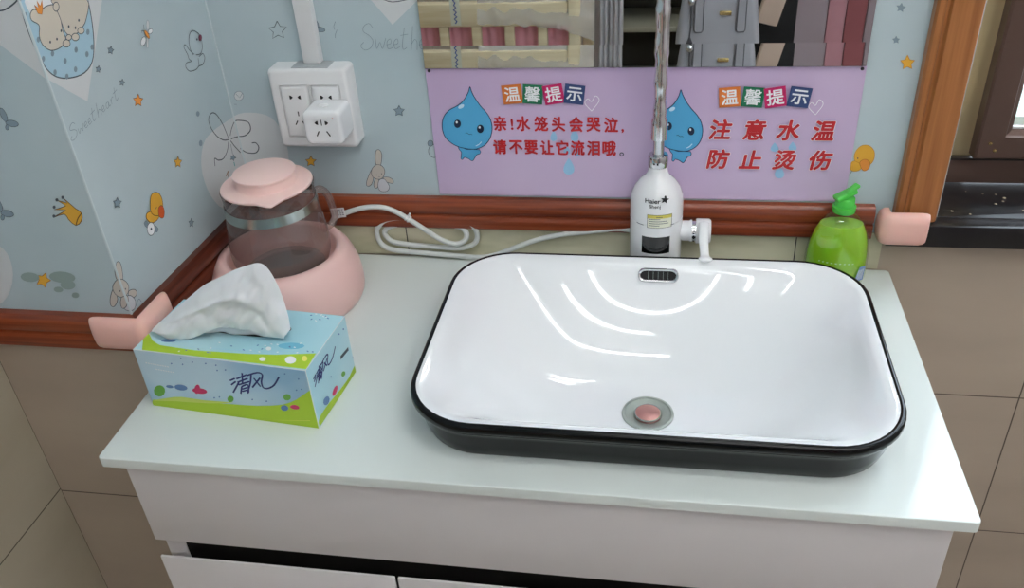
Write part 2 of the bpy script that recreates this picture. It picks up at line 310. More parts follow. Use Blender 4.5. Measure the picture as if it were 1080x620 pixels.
# printed motifs, traced in tenths of a millimetre on their own wall or box face
PRINTS={
'B':[
('f','patch',0,0,[2522,4136,3341,4121,2843,3716]),
('l','ink',0.0012,0,[2706,4094,2735,4079,2777,4058,2828,4037,2886,4027,2960,4032,3049,4046,3131,4062,3188,4073]),
('l','ink',0.0011,0,[1151,3791,1182,3714,1276,3706,1198,3640,1202,3552,1122,3589,1030,3543,1060,3633,1000,3692,1097,3710,1151,3791]),
('f','greyblue',0,0,[1760,3744,1761,3704,1751,3672,1732,3655,1709,3658,1688,3681,1675,3717,1673,3757,1684,3789,1703,3806,1726,3802,1747,3780]),
('l','ink',0.0006,0,[1760,3744,1761,3704,1751,3672,1732,3655,1709,3658,1688,3681,1675,3717,1673,3757,1684,3789,1703,3806,1726,3802,1747,3780,1760,3744]),
('f','greyblue',0,0,[1843,3650,1827,3635,1798,3627,1762,3629,1730,3639,1710,3657,1708,3675,1723,3691,1753,3699,1788,3697,1820,3686,1840,3669]),
('l','ink',0.0006,0,[1843,3650,1827,3635,1798,3627,1762,3629,1730,3639,1710,3657,1708,3675,1723,3691,1753,3699,1788,3697,1820,3686,1840,3669,1843,3650]),
('l','inklight',0.0008,0,[2017,3773,1981,3707,1986,3657]),
('l','inklight',0.0008,0,[2021,3656,1984,3590,1975,3539]),
('f','patch',0,0,[128,2351,129,2352,228,2395,324,2414,420,2417,509,2411,593,2398,671,2374,738,2336,789,2279,829,2207,860,2121,883,2021,896,1906,895,1776,874,1617,837,1441,792,1287,754,1174,708,1086,606,1016,400,966,137,934,128,933]),
('l','ink',0.0016,0,[128,2023,135,2024,157,2026,179,2027,201,2030,223,2034,244,2041,264,2052,286,2066,307,2081,327,2098,343,2115,354,2134,362,2153,366,2176,367,2199,365,2222,360,2241,351,2257,336,2268,315,2276,291,2282,266,2286,242,2288,221,2289,203,2290,187,2290,171,2289,157,2286,142,2279,128,2270,128,2270]),
('l','ink',0.0016,0,[128,1808,134,1803,153,1788,174,1774,195,1762,216,1754,239,1749,264,1746,289,1745,315,1746,338,1749,357,1755,374,1765,389,1778,401,1793,412,1810,420,1826,425,1841,426,1855,423,1871,418,1886,412,1899,404,1911,395,1920,385,1924,373,1925,359,1924,345,1922,334,1920,326,1919]),
('f','patch',0,0,[375,2681,349,2638,305,2610,257,2610,226,2637,222,2681,247,2725,292,2752,339,2752,371,2725]),
('l','inklight',0.0008,0,[375,2681,349,2638,305,2610,257,2610,226,2637,222,2681,247,2725,292,2752,339,2752,371,2725,375,2681]),
('l','inklight',0.0008,0,[260,2711,306,2652,370,2726]),
('l','inklight',0.0008,0,[188,2546,234,2546]),
('f','mustard',0,0,[1255,1717,1272,1660,1331,1651,1278,1606,1276,1543,1227,1572,1166,1541,1189,1605,1153,1649,1217,1659]),
('l','ink',0.001,0,[1255,1717,1272,1660,1331,1651,1278,1606,1276,1543,1227,1572,1166,1541,1189,1605,1153,1649,1217,1659,1255,1717]),
('f','greyblue',0,0,[2780,2536,2799,2484,2855,2475,2808,2434,2810,2376,2763,2404,2708,2376,2725,2434,2690,2475,2748,2484]),
('l','ink',0.001,0,[2780,2536,2799,2484,2855,2475,2808,2434,2810,2376,2763,2404,2708,2376,2725,2434,2690,2475,2748,2484,2780,2536]),
('f','brown',0,0,[2162,2505,2151,2471,2134,2449,2118,2449,2108,2470,2109,2505,2119,2540,2136,2561,2152,2561,2162,2540]),
('l','ink',0.0006,0,[2162,2505,2151,2471,2134,2449,2118,2449,2108,2470,2109,2505,2119,2540,2136,2561,2152,2561,2162,2540,2162,2505]),
('l','ink',0.0008,0,[2044,1945,2099,2007,2094,2069]),
('l','ink',0.0009,0,[3265,1724,3241,1713,3216,1709,3192,1714,3171,1728,3155,1748,3145,1774,3142,1804,3146,1834,3157,1863,3173,1889,3195,1908,3218,1921,3243,1926]),
('f','greyblue',0,0,[3230,1941,3214,1905,3181,1890,3151,1904,3143,1940,3160,1976,3192,1991,3222,1976]),
('l','ink',0.0008,0,[3230,1941,3214,1905,3181,1890,3151,1904,3143,1940,3160,1976,3192,1991,3222,1976,3230,1941]),
('f','rabbit',0,0,[2287,1582,2282,1606,2283,1638,2286,1673,2291,1705,2296,1735,2303,1765,2311,1792,2321,1812,2333,1824,2347,1830,2361,1831,2373,1827,2383,1818,2392,1804,2398,1786,2402,1767,2402,1747,2399,1724,2395,1700,2389,1676,2382,1647,2374,1615,2364,1587,2352,1568,2336,1560,2317,1561,2299,1568]),
('l','ink',0.0008,0,[2287,1582,2282,1606,2283,1638,2286,1673,2291,1705,2296,1735,2303,1765,2311,1792,2321,1812,2333,1824,2347,1830,2361,1831,2373,1827,2383,1818,2392,1804,2398,1786,2402,1767,2402,1747,2399,1724,2395,1700,2389,1676,2382,1647,2374,1615,2364,1587,2352,1568,2336,1560,2317,1561,2299,1568,2287,1582]),
('f','rabbit',0,0,[2216,1504,2203,1496,2182,1467,2160,1429,2140,1394,2123,1361,2105,1327,2091,1294,2082,1267,2078,1245,2078,1228,2083,1216,2091,1210,2103,1208,2120,1212,2138,1222,2155,1236,2170,1257,2184,1284,2197,1315,2207,1348,2215,1390,2220,1440,2221,1483]),
('l','ink',0.0008,0,[2216,1504,2203,1496,2182,1467,2160,1429,2140,1394,2123,1361,2105,1327,2091,1294,2082,1267,2078,1245,2078,1228,2083,1216,2091,1210,2103,1208,2120,1212,2138,1222,2155,1236,2170,1257,2184,1284,2197,1315,2207,1348,2215,1390,2220,1440,2221,1483,2216,1504]),
('f','rabbit',0,0,[2252,1348,2238,1334,2222,1308,2208,1279,2199,1253,2195,1231,2196,1210,2200,1192,2206,1180,2214,1174,2225,1174,2237,1179,2249,1190,2263,1213,2278,1244,2290,1276,2295,1302,2291,1321,2280,1338,2266,1348]),
('l','ink',0.0008,0,[2252,1348,2238,1334,2222,1308,2208,1279,2199,1253,2195,1231,2196,1210,2200,1192,2206,1180,2214,1174,2225,1174,2237,1179,2249,1190,2263,1213,2278,1244,2290,1276,2295,1302,2291,1321,2280,1338,2266,1348,2252,1348]),
('f','rabbit',0,0,[2373,1366,2389,1371,2413,1373,2439,1372,2462,1368,2481,1360,2499,1348,2514,1335,2523,1322,2526,1307,2524,1291,2517,1277,2507,1268,2492,1265,2473,1268,2453,1273,2435,1279,2419,1287,2404,1297,2391,1308,2381,1319,2374,1332,2368,1345,2367,1357]),
('l','ink',0.0008,0,[2373,1366,2389,1371,2413,1373,2439,1372,2462,1368,2481,1360,2499,1348,2514,1335,2523,1322,2526,1307,2524,1291,2517,1277,2507,1268,2492,1265,2473,1268,2453,1273,2435,1279,2419,1287,2404,1297,2391,1308,2381,1319,2374,1332,2368,1345,2367,1357,2373,1366]),
('f','rabbitpale',0,0,[2298,1318,2284,1295,2273,1266,2264,1234,2261,1206,2262,1182,2268,1160,2279,1141,2294,1127,2316,1120,2345,1118,2375,1122,2398,1129,2416,1144,2431,1164,2441,1187,2446,1210,2442,1234,2432,1260,2420,1284,2408,1304,2400,1319,2391,1330,2381,1337,2369,1341,2353,1341,2334,1339,2314,1331]),
('l','ink',0.0008,0,[2298,1318,2284,1295,2273,1266,2264,1234,2261,1206,2262,1182,2268,1160,2279,1141,2294,1127,2316,1120,2345,1118,2375,1122,2398,1129,2416,1144,2431,1164,2441,1187,2446,1210,2442,1234,2432,1260,2420,1284,2408,1304,2400,1319,2391,1330,2381,1337,2369,1341,2353,1341,2334,1339,2314,1331,2298,1318]),
('f','rabbit',0,0,[2286,1576,2265,1565,2243,1547,2223,1526,2207,1504,2197,1478,2190,1448,2188,1419,2191,1394,2200,1375,2214,1360,2232,1348,2250,1339,2270,1334,2290,1332,2311,1334,2331,1340,2349,1353,2367,1371,2383,1392,2395,1413,2403,1436,2408,1461,2410,1485,2408,1507,2402,1526,2392,1543,2379,1557,2364,1568,2347,1576,2327,1580,2306,1581]),
('l','ink',0.0008,0,[2286,1576,2265,1565,2243,1547,2223,1526,2207,1504,2197,1478,2190,1448,2188,1419,2191,1394,2200,1375,2214,1360,2232,1348,2250,1339,2270,1334,2290,1332,2311,1334,2331,1340,2349,1353,2367,1371,2383,1392,2395,1413,2403,1436,2408,1461,2410,1485,2408,1507,2402,1526,2392,1543,2379,1557,2364,1568,2347,1576,2327,1580,2306,1581,2286,1576]),
('f','ink',0,0,[2277,1405,2273,1397,2268,1394,2263,1397,2262,1405,2265,1413,2271,1416,2276,1413]),
('f','ink',0,0,[2360,1428,2357,1420,2351,1417,2346,1420,2345,1428,2348,1436,2354,1440,2359,1436]),
('l','ink',0.0006,0,[2294,1374,2318,1372]),
('f','mustard',0,0,[9705,3233,9743,3173,9806,3163,9770,3116,9793,3050,9732,3082,9683,3050,9681,3117,9629,3164,9689,3173]),
('l','mustard_d',0.0009,0,[9705,3233,9743,3173,9806,3163,9770,3116,9793,3050,9732,3082,9683,3050,9681,3117,9629,3164,9689,3173,9705,3233]),
('f','greyblue',0,0,[9519,3900,9536,3863,9574,3850,9546,3828,9553,3789,9519,3813,9485,3802,9492,3839,9464,3871,9502,3869]),
('l','inklight',0.0007,0,[9519,3900,9536,3863,9574,3850,9546,3828,9553,3789,9519,3813,9485,3802,9492,3839,9464,3871,9502,3869,9519,3900]),
('f','greyblue',0,0,[9524,3482,9542,3452,9573,3447,9555,3425,9566,3392,9536,3408,9511,3393,9511,3425,9485,3448,9515,3453]),
('l','inklight',0.0007,0,[9524,3482,9542,3452,9573,3447,9555,3425,9566,3392,9536,3408,9511,3393,9511,3425,9485,3448,9515,3453,9524,3482]),
('f','mustard',0,0,[9257,1833,9263,1868,9276,1902,9295,1932,9315,1954,9338,1968,9365,1975,9392,1975,9418,1970,9443,1957,9469,1937,9491,1912,9508,1884,9518,1851,9524,1813,9524,1774,9518,1739,9503,1708,9480,1678,9454,1654,9426,1640,9396,1637,9363,1643,9331,1656,9305,1677,9285,1709,9270,1750,9259,1794]),
('l','mustard_d',0.0008,0,[9257,1833,9263,1868,9276,1902,9295,1932,9315,1954,9338,1968,9365,1975,9392,1975,9418,1970,9443,1957,9469,1937,9491,1912,9508,1884,9518,1851,9524,1813,9524,1774,9518,1739,9503,1708,9480,1678,9454,1654,9426,1640,9396,1637,9363,1643,9331,1656,9305,1677,9285,1709,9270,1750,9259,1794,9257,1833]),
('f','mustard',0,0,[9227,1686,9231,1705,9240,1722,9254,1733,9271,1736,9297,1726,9330,1708,9361,1685,9380,1664,9384,1644,9377,1622,9364,1603,9348,1589,9326,1581,9298,1578,9270,1579,9249,1588,9237,1607,9229,1634,9226,1663]),
('l','mustard_d',0.0008,0,[9227,1686,9231,1705,9240,1722,9254,1733,9271,1736,9297,1726,9330,1708,9361,1685,9380,1664,9384,1644,9377,1622,9364,1603,9348,1589,9326,1581,9298,1578,9270,1579,9249,1588,9237,1607,9229,1634,9226,1663,9227,1686]),
('f','orange',0,0,[9343,1712,9350,1732,9367,1748,9388,1758,9408,1762,9427,1758,9448,1747,9466,1732,9479,1714,9484,1691,9485,1664,9481,1637,9473,1616,9460,1601,9442,1589,9422,1584,9404,1590,9385,1612,9365,1647,9349,1683]),
('l','orange_d',0.0006,0,[9343,1712,9350,1732,9367,1748,9388,1758,9408,1762,9427,1758,9448,1747,9466,1732,9479,1714,9484,1691,9485,1664,9481,1637,9473,1616,9460,1601,9442,1589,9422,1584,9404,1590,9385,1612,9365,1647,9349,1683,9343,1712]),
('f','ink',0,0,[9317,1775,9315,1766,9310,1762,9303,1766,9299,1775,9300,1784,9306,1788,9313,1785]),
('l','inklight',0.001,0,[9230,1513,9262,1588]),
('l','inklight',0.0007,0,[2554,3673,2547,3687,2536,3708,2523,3728,2508,3739,2489,3738,2466,3729,2444,3717,2428,3703,2416,3686,2407,3667,2403,3647,2406,3628,2419,3613,2440,3600,2463,3586,2482,3571,2498,3554,2512,3536,2523,3516,2527,3495,2524,3472,2514,3446,2500,3421,2484,3401,2464,3385,2440,3373,2415,3365,2393,3363,2374,3371,2355,3386,2341,3405,2336,3421,2343,3437,2360,3453,2379,3468,2392,3478]),
('l','inklight',0.0007,0,[2569,3523,2567,3492,2564,3446,2563,3403,2566,3381,2578,3392,2596,3425,2614,3460,2628,3475,2635,3459,2639,3424,2643,3391,2651,3380,2667,3404,2687,3450,2707,3498,2720,3531]),
('l','inklight',0.0007,0,[2716,3437,2730,3439,2750,3442,2771,3447,2784,3455,2790,3471,2792,3492,2790,3511,2784,3521,2773,3518,2757,3508,2741,3492,2731,3474,2727,3451,2726,3423,2729,3396,2736,3379,2751,3377,2771,3383,2791,3392,2805,3398]),
('l','inklight',0.0007,0,[2819,3436,2833,3438,2853,3441,2874,3446,2887,3454,2893,3470,2895,3491,2892,3510,2887,3520,2876,3517,2860,3507,2844,3491,2834,3473,2830,3450,2829,3421,2832,3395,2840,3379,2854,3378,2875,3387,2895,3399,2909,3406]),
('l','inklight',0.0007,0,[3010,3677,2998,3629,2980,3560,2962,3489,2950,3434,2947,3403,2948,3384,2953,3374,2960,3368,2971,3369,2986,3378,3001,3389,3011,3396]),
('l','inklight',0.0007,0,[2940,3566,2963,3570,2997,3575,3030,3580,3053,3583]),
('l','inklight',0.0007,0,[3132,3694,3120,3626,3102,3527,3084,3427,3071,3357]),
('l','inklight',0.0007,0,[3081,3433,3091,3449,3107,3473,3123,3495,3136,3508,3147,3508,3157,3501,3165,3487,3169,3470,3168,3444,3164,3411,3159,3379,3155,3357]),
('l','inklight',0.0007,0,[3192,3432,3206,3434,3226,3437,3246,3442,3259,3450,3265,3466,3266,3487,3263,3506,3258,3516,3247,3513,3231,3503,3216,3487,3206,3470,3202,3447,3202,3418,3206,3391,3213,3375,3228,3374,3248,3383,3268,3395,3282,3403]),
],
'L':[
('f','patch',0,0,[307,2367,164,2360,0,2351,0,932,354,1085,586,1150,752,1178,885,1230,993,1331,1070,1455,1126,1576,1163,1691,1180,1806,1182,1911,1170,2007,1143,2095,1103,2173,1048,2243,980,2304,901,2349,807,2373,701,2380,597,2383,506,2382,417,2376]),
('l','ink',0.0016,0,[287,2097,303,2102,325,2109,351,2117,379,2126,407,2138,433,2152,458,2169,484,2189,509,2210,534,2233,558,2257,579,2282,598,2309,617,2338,634,2368,650,2398,662,2427,672,2454,678,2479,683,2503,684,2526,683,2548,679,2567,671,2583,659,2597,642,2609,621,2618,599,2625,577,2628,557,2628,537,2624,517,2618,497,2608,478,2594,458,2577,439,2555,421,2528,402,2494,384,2457,367,2417,351,2378,337,2341,326,2303,316,2263,308,2223,301,2186,296,2155,291,2132]),
('l','ink',0.0016,0,[224,2081,202,2076,173,2069,138,2061,100,2051,61,2041,24,2031,0,2023]),
('l','ink',0.0016,0,[0,2270,25,2265,51,2257,77,2245,101,2232,124,2219,144,2206,162,2193,179,2179,194,2165,207,2151,218,2140,226,2131]),
('l','ink',0.0016,0,[246,2058,240,2046,231,2031,221,2012,209,1991,195,1969,180,1946,161,1919,138,1888,114,1855,90,1823,69,1796,54,1777]),
('l','ink',0.0016,0,[35,1839,15,1822,0,1808]),
('l','ink',0.0016,0,[311,2072,321,2060,334,2042,351,2022,369,2000,389,1980,409,1964,431,1951,455,1938,481,1927,507,1917,533,1911,557,1907,582,1908,607,1912,632,1918,656,1927,679,1936,698,1944,716,1956,732,1970,746,1986,758,1999,770,2008,781,2009,790,2001,799,1984,807,1962,813,1939,819,1920,823,1907]),
('l','ink',0.001,0,[269,2013,284,1852]),
('f','greyblue',0,0,[210,1763,272,1774,296,1748,327,1789,389,1811,347,1825,362,1864,305,1833,252,1835,258,1801]),
('l','ink',0.0008,0,[210,1763,272,1774,296,1748,327,1789,389,1811,347,1825,362,1864,305,1833,252,1835,258,1801,210,1763]),
('l','teal',0.0025,0,[304,1735,305,1665]),
('l','brown',0.002,0,[612,1641,520,1681]),
('l','brown',0.002,0,[560,1602,496,1684]),
('f','patch',0,0,[3487,5277,2004,4915,2997,3745,3487,4187]),
('f','pouch',0,0,[3466,5050,3473,5032,3483,5005,3487,4989,3487,4470,3479,4421,3472,4372,3465,4331,3450,4291,3426,4249,3394,4208,3355,4172,3306,4141,3249,4114,3186,4092,3113,4073,3032,4058,2957,4050,2891,4052,2832,4062,2779,4078,2735,4099,2697,4125,2662,4159,2629,4201,2598,4251,2568,4308,2540,4373,2514,4444,2490,4520,2467,4612,2448,4707,2434,4774]),
('l','ink',0.0014,0,[3466,5050,3473,5032,3483,5005,3487,4989]),
('l','ink',0.0014,0,[3487,4470,3479,4421,3472,4372,3465,4331,3450,4291,3426,4249,3394,4208,3355,4172,3306,4141,3249,4114,3186,4092,3113,4073,3032,4058,2957,4050,2891,4052,2832,4062,2779,4078,2735,4099,2697,4125,2662,4159,2629,4201,2598,4251,2568,4308,2540,4373,2514,4444,2490,4520,2467,4612,2448,4707,2434,4774,3466,5050]),
('f','greyblue',0,0,[3259,4399,3278,4381,3300,4379,3313,4393,3309,4416,3291,4433,3269,4436,3255,4422]),
('f','greyblue',0,0,[3107,4265,3126,4246,3149,4244,3163,4259,3159,4282,3140,4300,3117,4303,3103,4288]),
('f','greyblue',0,0,[2876,4316,2895,4298,2919,4295,2934,4310,2930,4334,2911,4352,2887,4355,2872,4340]),
('f','greyblue',0,0,[2721,4214,2741,4196,2766,4193,2781,4209,2777,4233,2758,4252,2733,4254,2718,4239]),
('f','greyblue',0,0,[3320,4207,3338,4189,3361,4187,3374,4202,3370,4225,3352,4243,3329,4245,3316,4230]),
('f','greyblue',0,0,[2988,4127,3008,4108,3032,4106,3046,4122,3042,4145,3023,4164,2999,4166,2985,4151]),
('f','greyblue',0,0,[3422,4393,3441,4376,3462,4373,3475,4387,3471,4410,3453,4427,3431,4430,3419,4416]),
('f','greyblue',0,0,[3164,4104,3183,4086,3206,4084,3220,4099,3216,4122,3197,4140,3174,4143,3160,4127]),
('f','greyblue',0,0,[3396,4596,3414,4579,3436,4576,3448,4590,3445,4612,3427,4629,3405,4632,3392,4618]),
('f','greyblue',0,0,[2587,4432,2607,4413,2632,4411,2647,4426,2644,4449,2624,4468,2599,4471,2583,4456]),
('f','greyblue',0,0,[2598,4258,2618,4239,2643,4237,2659,4252,2656,4276,2635,4295,2610,4298,2595,4282]),
('f','greyblue',0,0,[3451,4872,3469,4855,3487,4852,3487,4898,3481,4903,3460,4906,3448,4894]),
('f','white',0,0,[3391,5030,3427,5006,3425,4959,3415,4915,3407,4880,3390,4848,3353,4827,3281,4817,3187,4818,3111,4829,3053,4856,3013,4894,3025,4932,3129,4974,3281,5014]),
('f','bear',0,0,[3336,4732,3357,4760,3393,4785,3418,4810,3422,4834,3414,4857,3401,4876,3380,4889,3354,4898,3327,4899,3304,4886,3281,4865,3255,4852,3226,4857,3193,4870,3156,4878,3106,4877,3051,4871,3009,4856,2986,4831,2977,4797,2975,4755,2983,4699,2999,4636,3011,4580,3010,4538,3005,4504,3013,4477,3040,4454,3079,4437,3125,4427,3180,4425,3241,4430,3293,4444,3333,4470,3365,4504,3386,4538,3395,4572,3394,4606,3387,4639,3369,4671,3345,4702]),
('l','ink',0.001,0,[3336,4732,3357,4760,3393,4785,3418,4810,3422,4834,3414,4857,3401,4876,3380,4889,3354,4898,3327,4899,3304,4886,3281,4865,3255,4852,3226,4857,3193,4870,3156,4878,3106,4877,3051,4871,3009,4856,2986,4831,2977,4797,2975,4755,2983,4699,2999,4636,3011,4580,3010,4538,3005,4504,3013,4477,3040,4454,3079,4437,3125,4427,3180,4425,3241,4430,3293,4444,3333,4470,3365,4504,3386,4538,3395,4572,3394,4606,3387,4639,3369,4671,3345,4702,3336,4732]),
('f','bear',0,0,[3000,4925,3038,4908,3020,4863,3000,4817,2997,4781,2992,4744,2988,4703,2989,4653,2990,4598,2981,4552,2958,4517,2925,4490,2884,4475,2830,4476,2767,4489,2708,4508,2658,4525,2613,4547,2571,4583,2507,4642,2447,4714,2462,4782,2620,4845,2842,4900]),
('l','ink',0.001,0,[3000,4925,3038,4908,3020,4863,3000,4817,2997,4781,2992,4744,2988,4703,2989,4653,2990,4598,2981,4552,2958,4517,2925,4490,2884,4475,2830,4476,2767,4489,2708,4508,2658,4525,2613,4547,2571,4583,2507,4642,2447,4714,2462,4782,2620,4845,2842,4900,3000,4925]),
('f','bear',0,0,[2945,4820,2969,4796,3001,4786,3029,4794,3043,4817,3038,4845,3015,4869,2983,4879,2954,4871,2940,4849]),
('l','ink',0.001,0,[2945,4820,2969,4796,3001,4786,3029,4794,3043,4817,3038,4845,3015,4869,2983,4879,2954,4871,2940,4849,2945,4820]),
('f','bear',0,0,[2963,4417,2986,4399,3023,4396,3060,4407,3082,4430,3081,4455,3058,4473,3022,4477,2985,4465,2963,4443]),
('l','ink',0.0009,0,[2963,4417,2986,4399,3023,4396,3060,4407,3082,4430,3081,4455,3058,4473,3022,4477,2985,4465,2963,4443,2963,4417]),
('f','bear',0,0,[2787,4435,2811,4417,2849,4413,2886,4425,2909,4448,2909,4473,2885,4491,2848,4495,2810,4484,2787,4461]),
('l','ink',0.0009,0,[2787,4435,2811,4417,2849,4413,2886,4425,2909,4448,2909,4473,2885,4491,2848,4495,2810,4484,2787,4461,2787,4435]),
('f','bear',0,0,[2668,4472,2690,4456,2725,4452,2759,4463,2780,4483,2780,4506,2759,4523,2724,4526,2690,4516,2668,4496]),
('l','ink',0.0009,0,[2668,4472,2690,4456,2725,4452,2759,4463,2780,4483,2780,4506,2759,4523,2724,4526,2690,4516,2668,4496,2668,4472]),
('f','bear',0,0,[2912,4470,2929,4456,2957,4453,2985,4462,3001,4479,3001,4498,2984,4511,2956,4514,2928,4506,2912,4489]),
('l','ink',0.0009,0,[2912,4470,2929,4456,2957,4453,2985,4462,3001,4479,3001,4498,2984,4511,2956,4514,2928,4506,2912,4489,2912,4470]),
('f','ink',0,0,[3250,4523,3259,4514,3270,4513,3277,4520,3275,4531,3266,4540,3255,4541,3248,4534]),
('f','ink',0,0,[3133,4520,3143,4511,3154,4510,3161,4517,3159,4528,3150,4537,3138,4538,3132,4531]),
('f','ink',0,0,[3026,4579,3036,4570,3047,4568,3054,4575,3052,4587,3043,4596,3031,4597,3025,4590]),
('f','ink',0,0,[2885,4585,2895,4576,2907,4575,2914,4582,2912,4593,2903,4602,2891,4604,2884,4597]),
('f','ink',0,0,[2691,4598,2700,4589,2713,4587,2720,4595,2718,4606,2709,4616,2696,4617,2689,4610]),
('f','ink',0,0,[2785,4540,2795,4531,2807,4530,2814,4537,2813,4548,2803,4558,2791,4559,2784,4552]),
('f','orange',0,0,[3306,4937,3263,4890,3249,4966,3225,4906,3171,4954,3201,4873,3244,4822,3295,4846]),
('l','orange_d',0.0006,0,[3306,4937,3263,4890,3249,4966,3225,4906,3171,4954,3201,4873,3244,4822,3295,4846,3306,4937]),
('f','greyblue',0,0,[2293,4173,2297,4141,2263,4119,2306,4113,2322,4084,2344,4112,2387,4116,2359,4139,2369,4171,2330,4157]),
('l','ink',0.001,0,[2293,4173,2297,4141,2263,4119,2306,4113,2322,4084,2344,4112,2387,4116,2359,4139,2369,4171,2330,4157,2293,4173]),
('f','greyblue',0,0,[2617,4044,2621,4016,2593,3997,2629,3992,2643,3967,2662,3992,2698,3995,2674,4015,2682,4043,2649,4031]),
('l','ink',0.001,0,[2617,4044,2621,4016,2593,3997,2629,3992,2643,3967,2662,3992,2698,3995,2674,4015,2682,4043,2649,4031,2617,4044]),
('f','greyblue',0,0,[2274,3757,2278,3729,2249,3709,2285,3705,2299,3680,2319,3706,2356,3710,2331,3730,2341,3758,2306,3744]),
('l','ink',0.001,0,[2274,3757,2278,3729,2249,3709,2285,3705,2299,3680,2319,3706,2356,3710,2331,3730,2341,3758,2306,3744,2274,3757]),
('f','orange',0,0,[2067,3488,2061,3433,1997,3400,2064,3385,2078,3332,2126,3378,2197,3379,2161,3422,2190,3474,2121,3456]),
('l','ink2',0.0009,0,[2067,3488,2061,3433,1997,3400,2064,3385,2078,3332,2126,3378,2197,3379,2161,3422,2190,3474,2121,3456,2067,3488]),
('f','mustard',0,0,[1632,2435,1627,2379,1569,2343,1632,2329,1647,2275,1690,2324,1756,2326,1721,2370,1747,2425,1682,2404]),
('l','ink',0.0009,0,[1632,2435,1627,2379,1569,2343,1632,2329,1647,2275,1690,2324,1756,2326,1721,2370,1747,2425,1682,2404,1632,2435]),
('f','greyblue',0,0,[3049,2525,3046,2477,2998,2444,3050,2435,3063,2389,3099,2432,3154,2437,3124,2473,3145,2520,3092,2500]),
('l','ink',0.001,0,[3049,2525,3046,2477,2998,2444,3050,2435,3063,2389,3099,2432,3154,2437,3124,2473,3145,2520,3092,2500,3049,2525]),
('f','greyblue',0,0,[866,2741,892,2721,930,2724,956,2747,956,2777,930,2797,893,2794,866,2771]),
('f','greyblue',0,0,[988,2343,1016,2320,1054,2322,1080,2348,1078,2383,1050,2406,1012,2404,986,2378]),
('f','greyblue',0,0,[1738,1526,1738,1481,1699,1452,1744,1441,1757,1398,1785,1437,1831,1439,1804,1474,1819,1518,1775,1501]),
('l','ink',0.001,0,[1738,1526,1738,1481,1699,1452,1744,1441,1757,1398,1785,1437,1831,1439,1804,1474,1819,1518,1775,1501,1738,1526]),
('f','patch',0,0,[1447,4172,1471,4139,1498,4123,1517,4128,1521,4154,1509,4190,1485,4223,1458,4240,1439,4234,1435,4208]),
('l','inklight',0.0006,0,[1447,4172,1471,4139,1498,4123,1517,4128,1521,4154,1509,4190,1485,4223,1458,4240,1439,4234,1435,4208,1447,4172]),
('f','patch',0,0,[1570,4062,1530,4050,1594,3928,1634,3941]),
('l','inklight',0.0006,0,[1570,4062,1530,4050,1594,3928,1634,3941,1570,4062]),
('f','white',0,0,[1429,4075,1461,4068,1492,4073,1512,4087,1511,4105,1491,4120,1460,4127,1428,4122,1409,4108,1409,4090]),
('l','ink',0.0006,0,[1429,4075,1461,4068,1492,4073,1512,4087,1511,4105,1491,4120,1460,4127,1428,4122,1409,4108,1409,4090,1429,4075]),
('f','white',0,0,[1617,4010,1656,3989,1697,3985,1724,3998,1727,4025,1705,4054,1667,4075,1626,4079,1599,4066,1595,4039]),
('l','ink',0.0007,0,[1617,4010,1656,3989,1697,3985,1724,3998,1727,4025,1705,4054,1667,4075,1626,4079,1599,4066,1595,4039,1617,4010]),
('f','orange',0,0,[1516,4085,1508,4049,1514,4027,1534,4027,1558,4049,1578,4085,1586,4120,1580,4142,1561,4142,1536,4120]),
('l','ink2',0.0005,0,[1516,4085,1508,4049,1514,4027,1534,4027,1558,4049,1578,4085,1586,4120,1580,4142,1561,4142,1536,4120,1516,4085]),
('l','ink',0.0007,0,[1571,4141,1642,4162,1637,4132]),
('l','ink',0.0007,0,[1557,4215,1578,4162]),
('l','ink',0.0011,0,[654,3522,658,3535,665,3553,673,3574,680,3596,685,3619,686,3640,685,3660,681,3681,676,3702,668,3722,660,3741,651,3757,641,3771,628,3784,615,3795,601,3804,587,3812,573,3818,560,3822,547,3824,533,3825,520,3823,505,3820,490,3814,472,3805,452,3793,432,3779,412,3763,394,3748,380,3733,371,3721,364,3708,359,3696,357,3683,356,3669,355,3654,356,3637,358,3617,362,3597,367,3577,374,3558,382,3542,392,3528,405,3515,418,3504,433,3494,450,3486,466,3482,486,3481,508,3484,532,3489,554,3495,573,3500,586,3504]),
('l','ink',0.0011,0,[620,3521,630,3530,643,3542,658,3556,675,3571,691,3587,705,3603,719,3621,731,3641,744,3662,756,3681,767,3697,777,3707,787,3712,797,3712,807,3709,815,3703,820,3694,823,3684,821,3670,815,3652,806,3632,797,3611,789,3592,783,3575,781,3561,780,3549,780,3538,780,3527,779,3517,776,3508,769,3498,759,3489,748,3480,738,3472,734,3466,736,3462,749,3462,770,3466,795,3471,821,3476,845,3479,862,3479,875,3475,885,3469,893,3461,898,3452,900,3442,900,3431,896,3420,889,3406,879,3392,867,3378,852,3365,835,3354,813,3346,788,3339,759,3333,730,3328,703,3324,680,3322,660,3323,643,3326,628,3330,614,3334,599,3338,583,3340,566,3339,548,3336,530,3333,512,3330,495,3329,478,3331,461,3336,443,3345,426,3355,410,3366,398,3378,389,3390,385,3402,384,3416,387,3431,392,3444,399,3455,410,3463,424,3467,445,3467,468,3464,490,3461,510,3458,523,3457]),
('l','ink',0.001,0,[552,3444,581,3344]),
('f','maroon',0,0,[332,3664,352,3644,381,3636,407,3644,420,3665,416,3690,396,3711,368,3719,342,3711,328,3690]),
('l','ink',0.0005,0,[332,3664,352,3644,381,3636,407,3644,420,3665,416,3690,396,3711,368,3719,342,3711,328,3690,332,3664]),
('f','ink',0,0,[444,3678,455,3669,471,3668,481,3677,481,3689,470,3698,455,3698,444,3690]),
('f','greyblue',0,0,[2675,1995,2661,1969,2659,1938,2681,1916,2707,1910,2727,1946,2733,1986,2707,1999]),
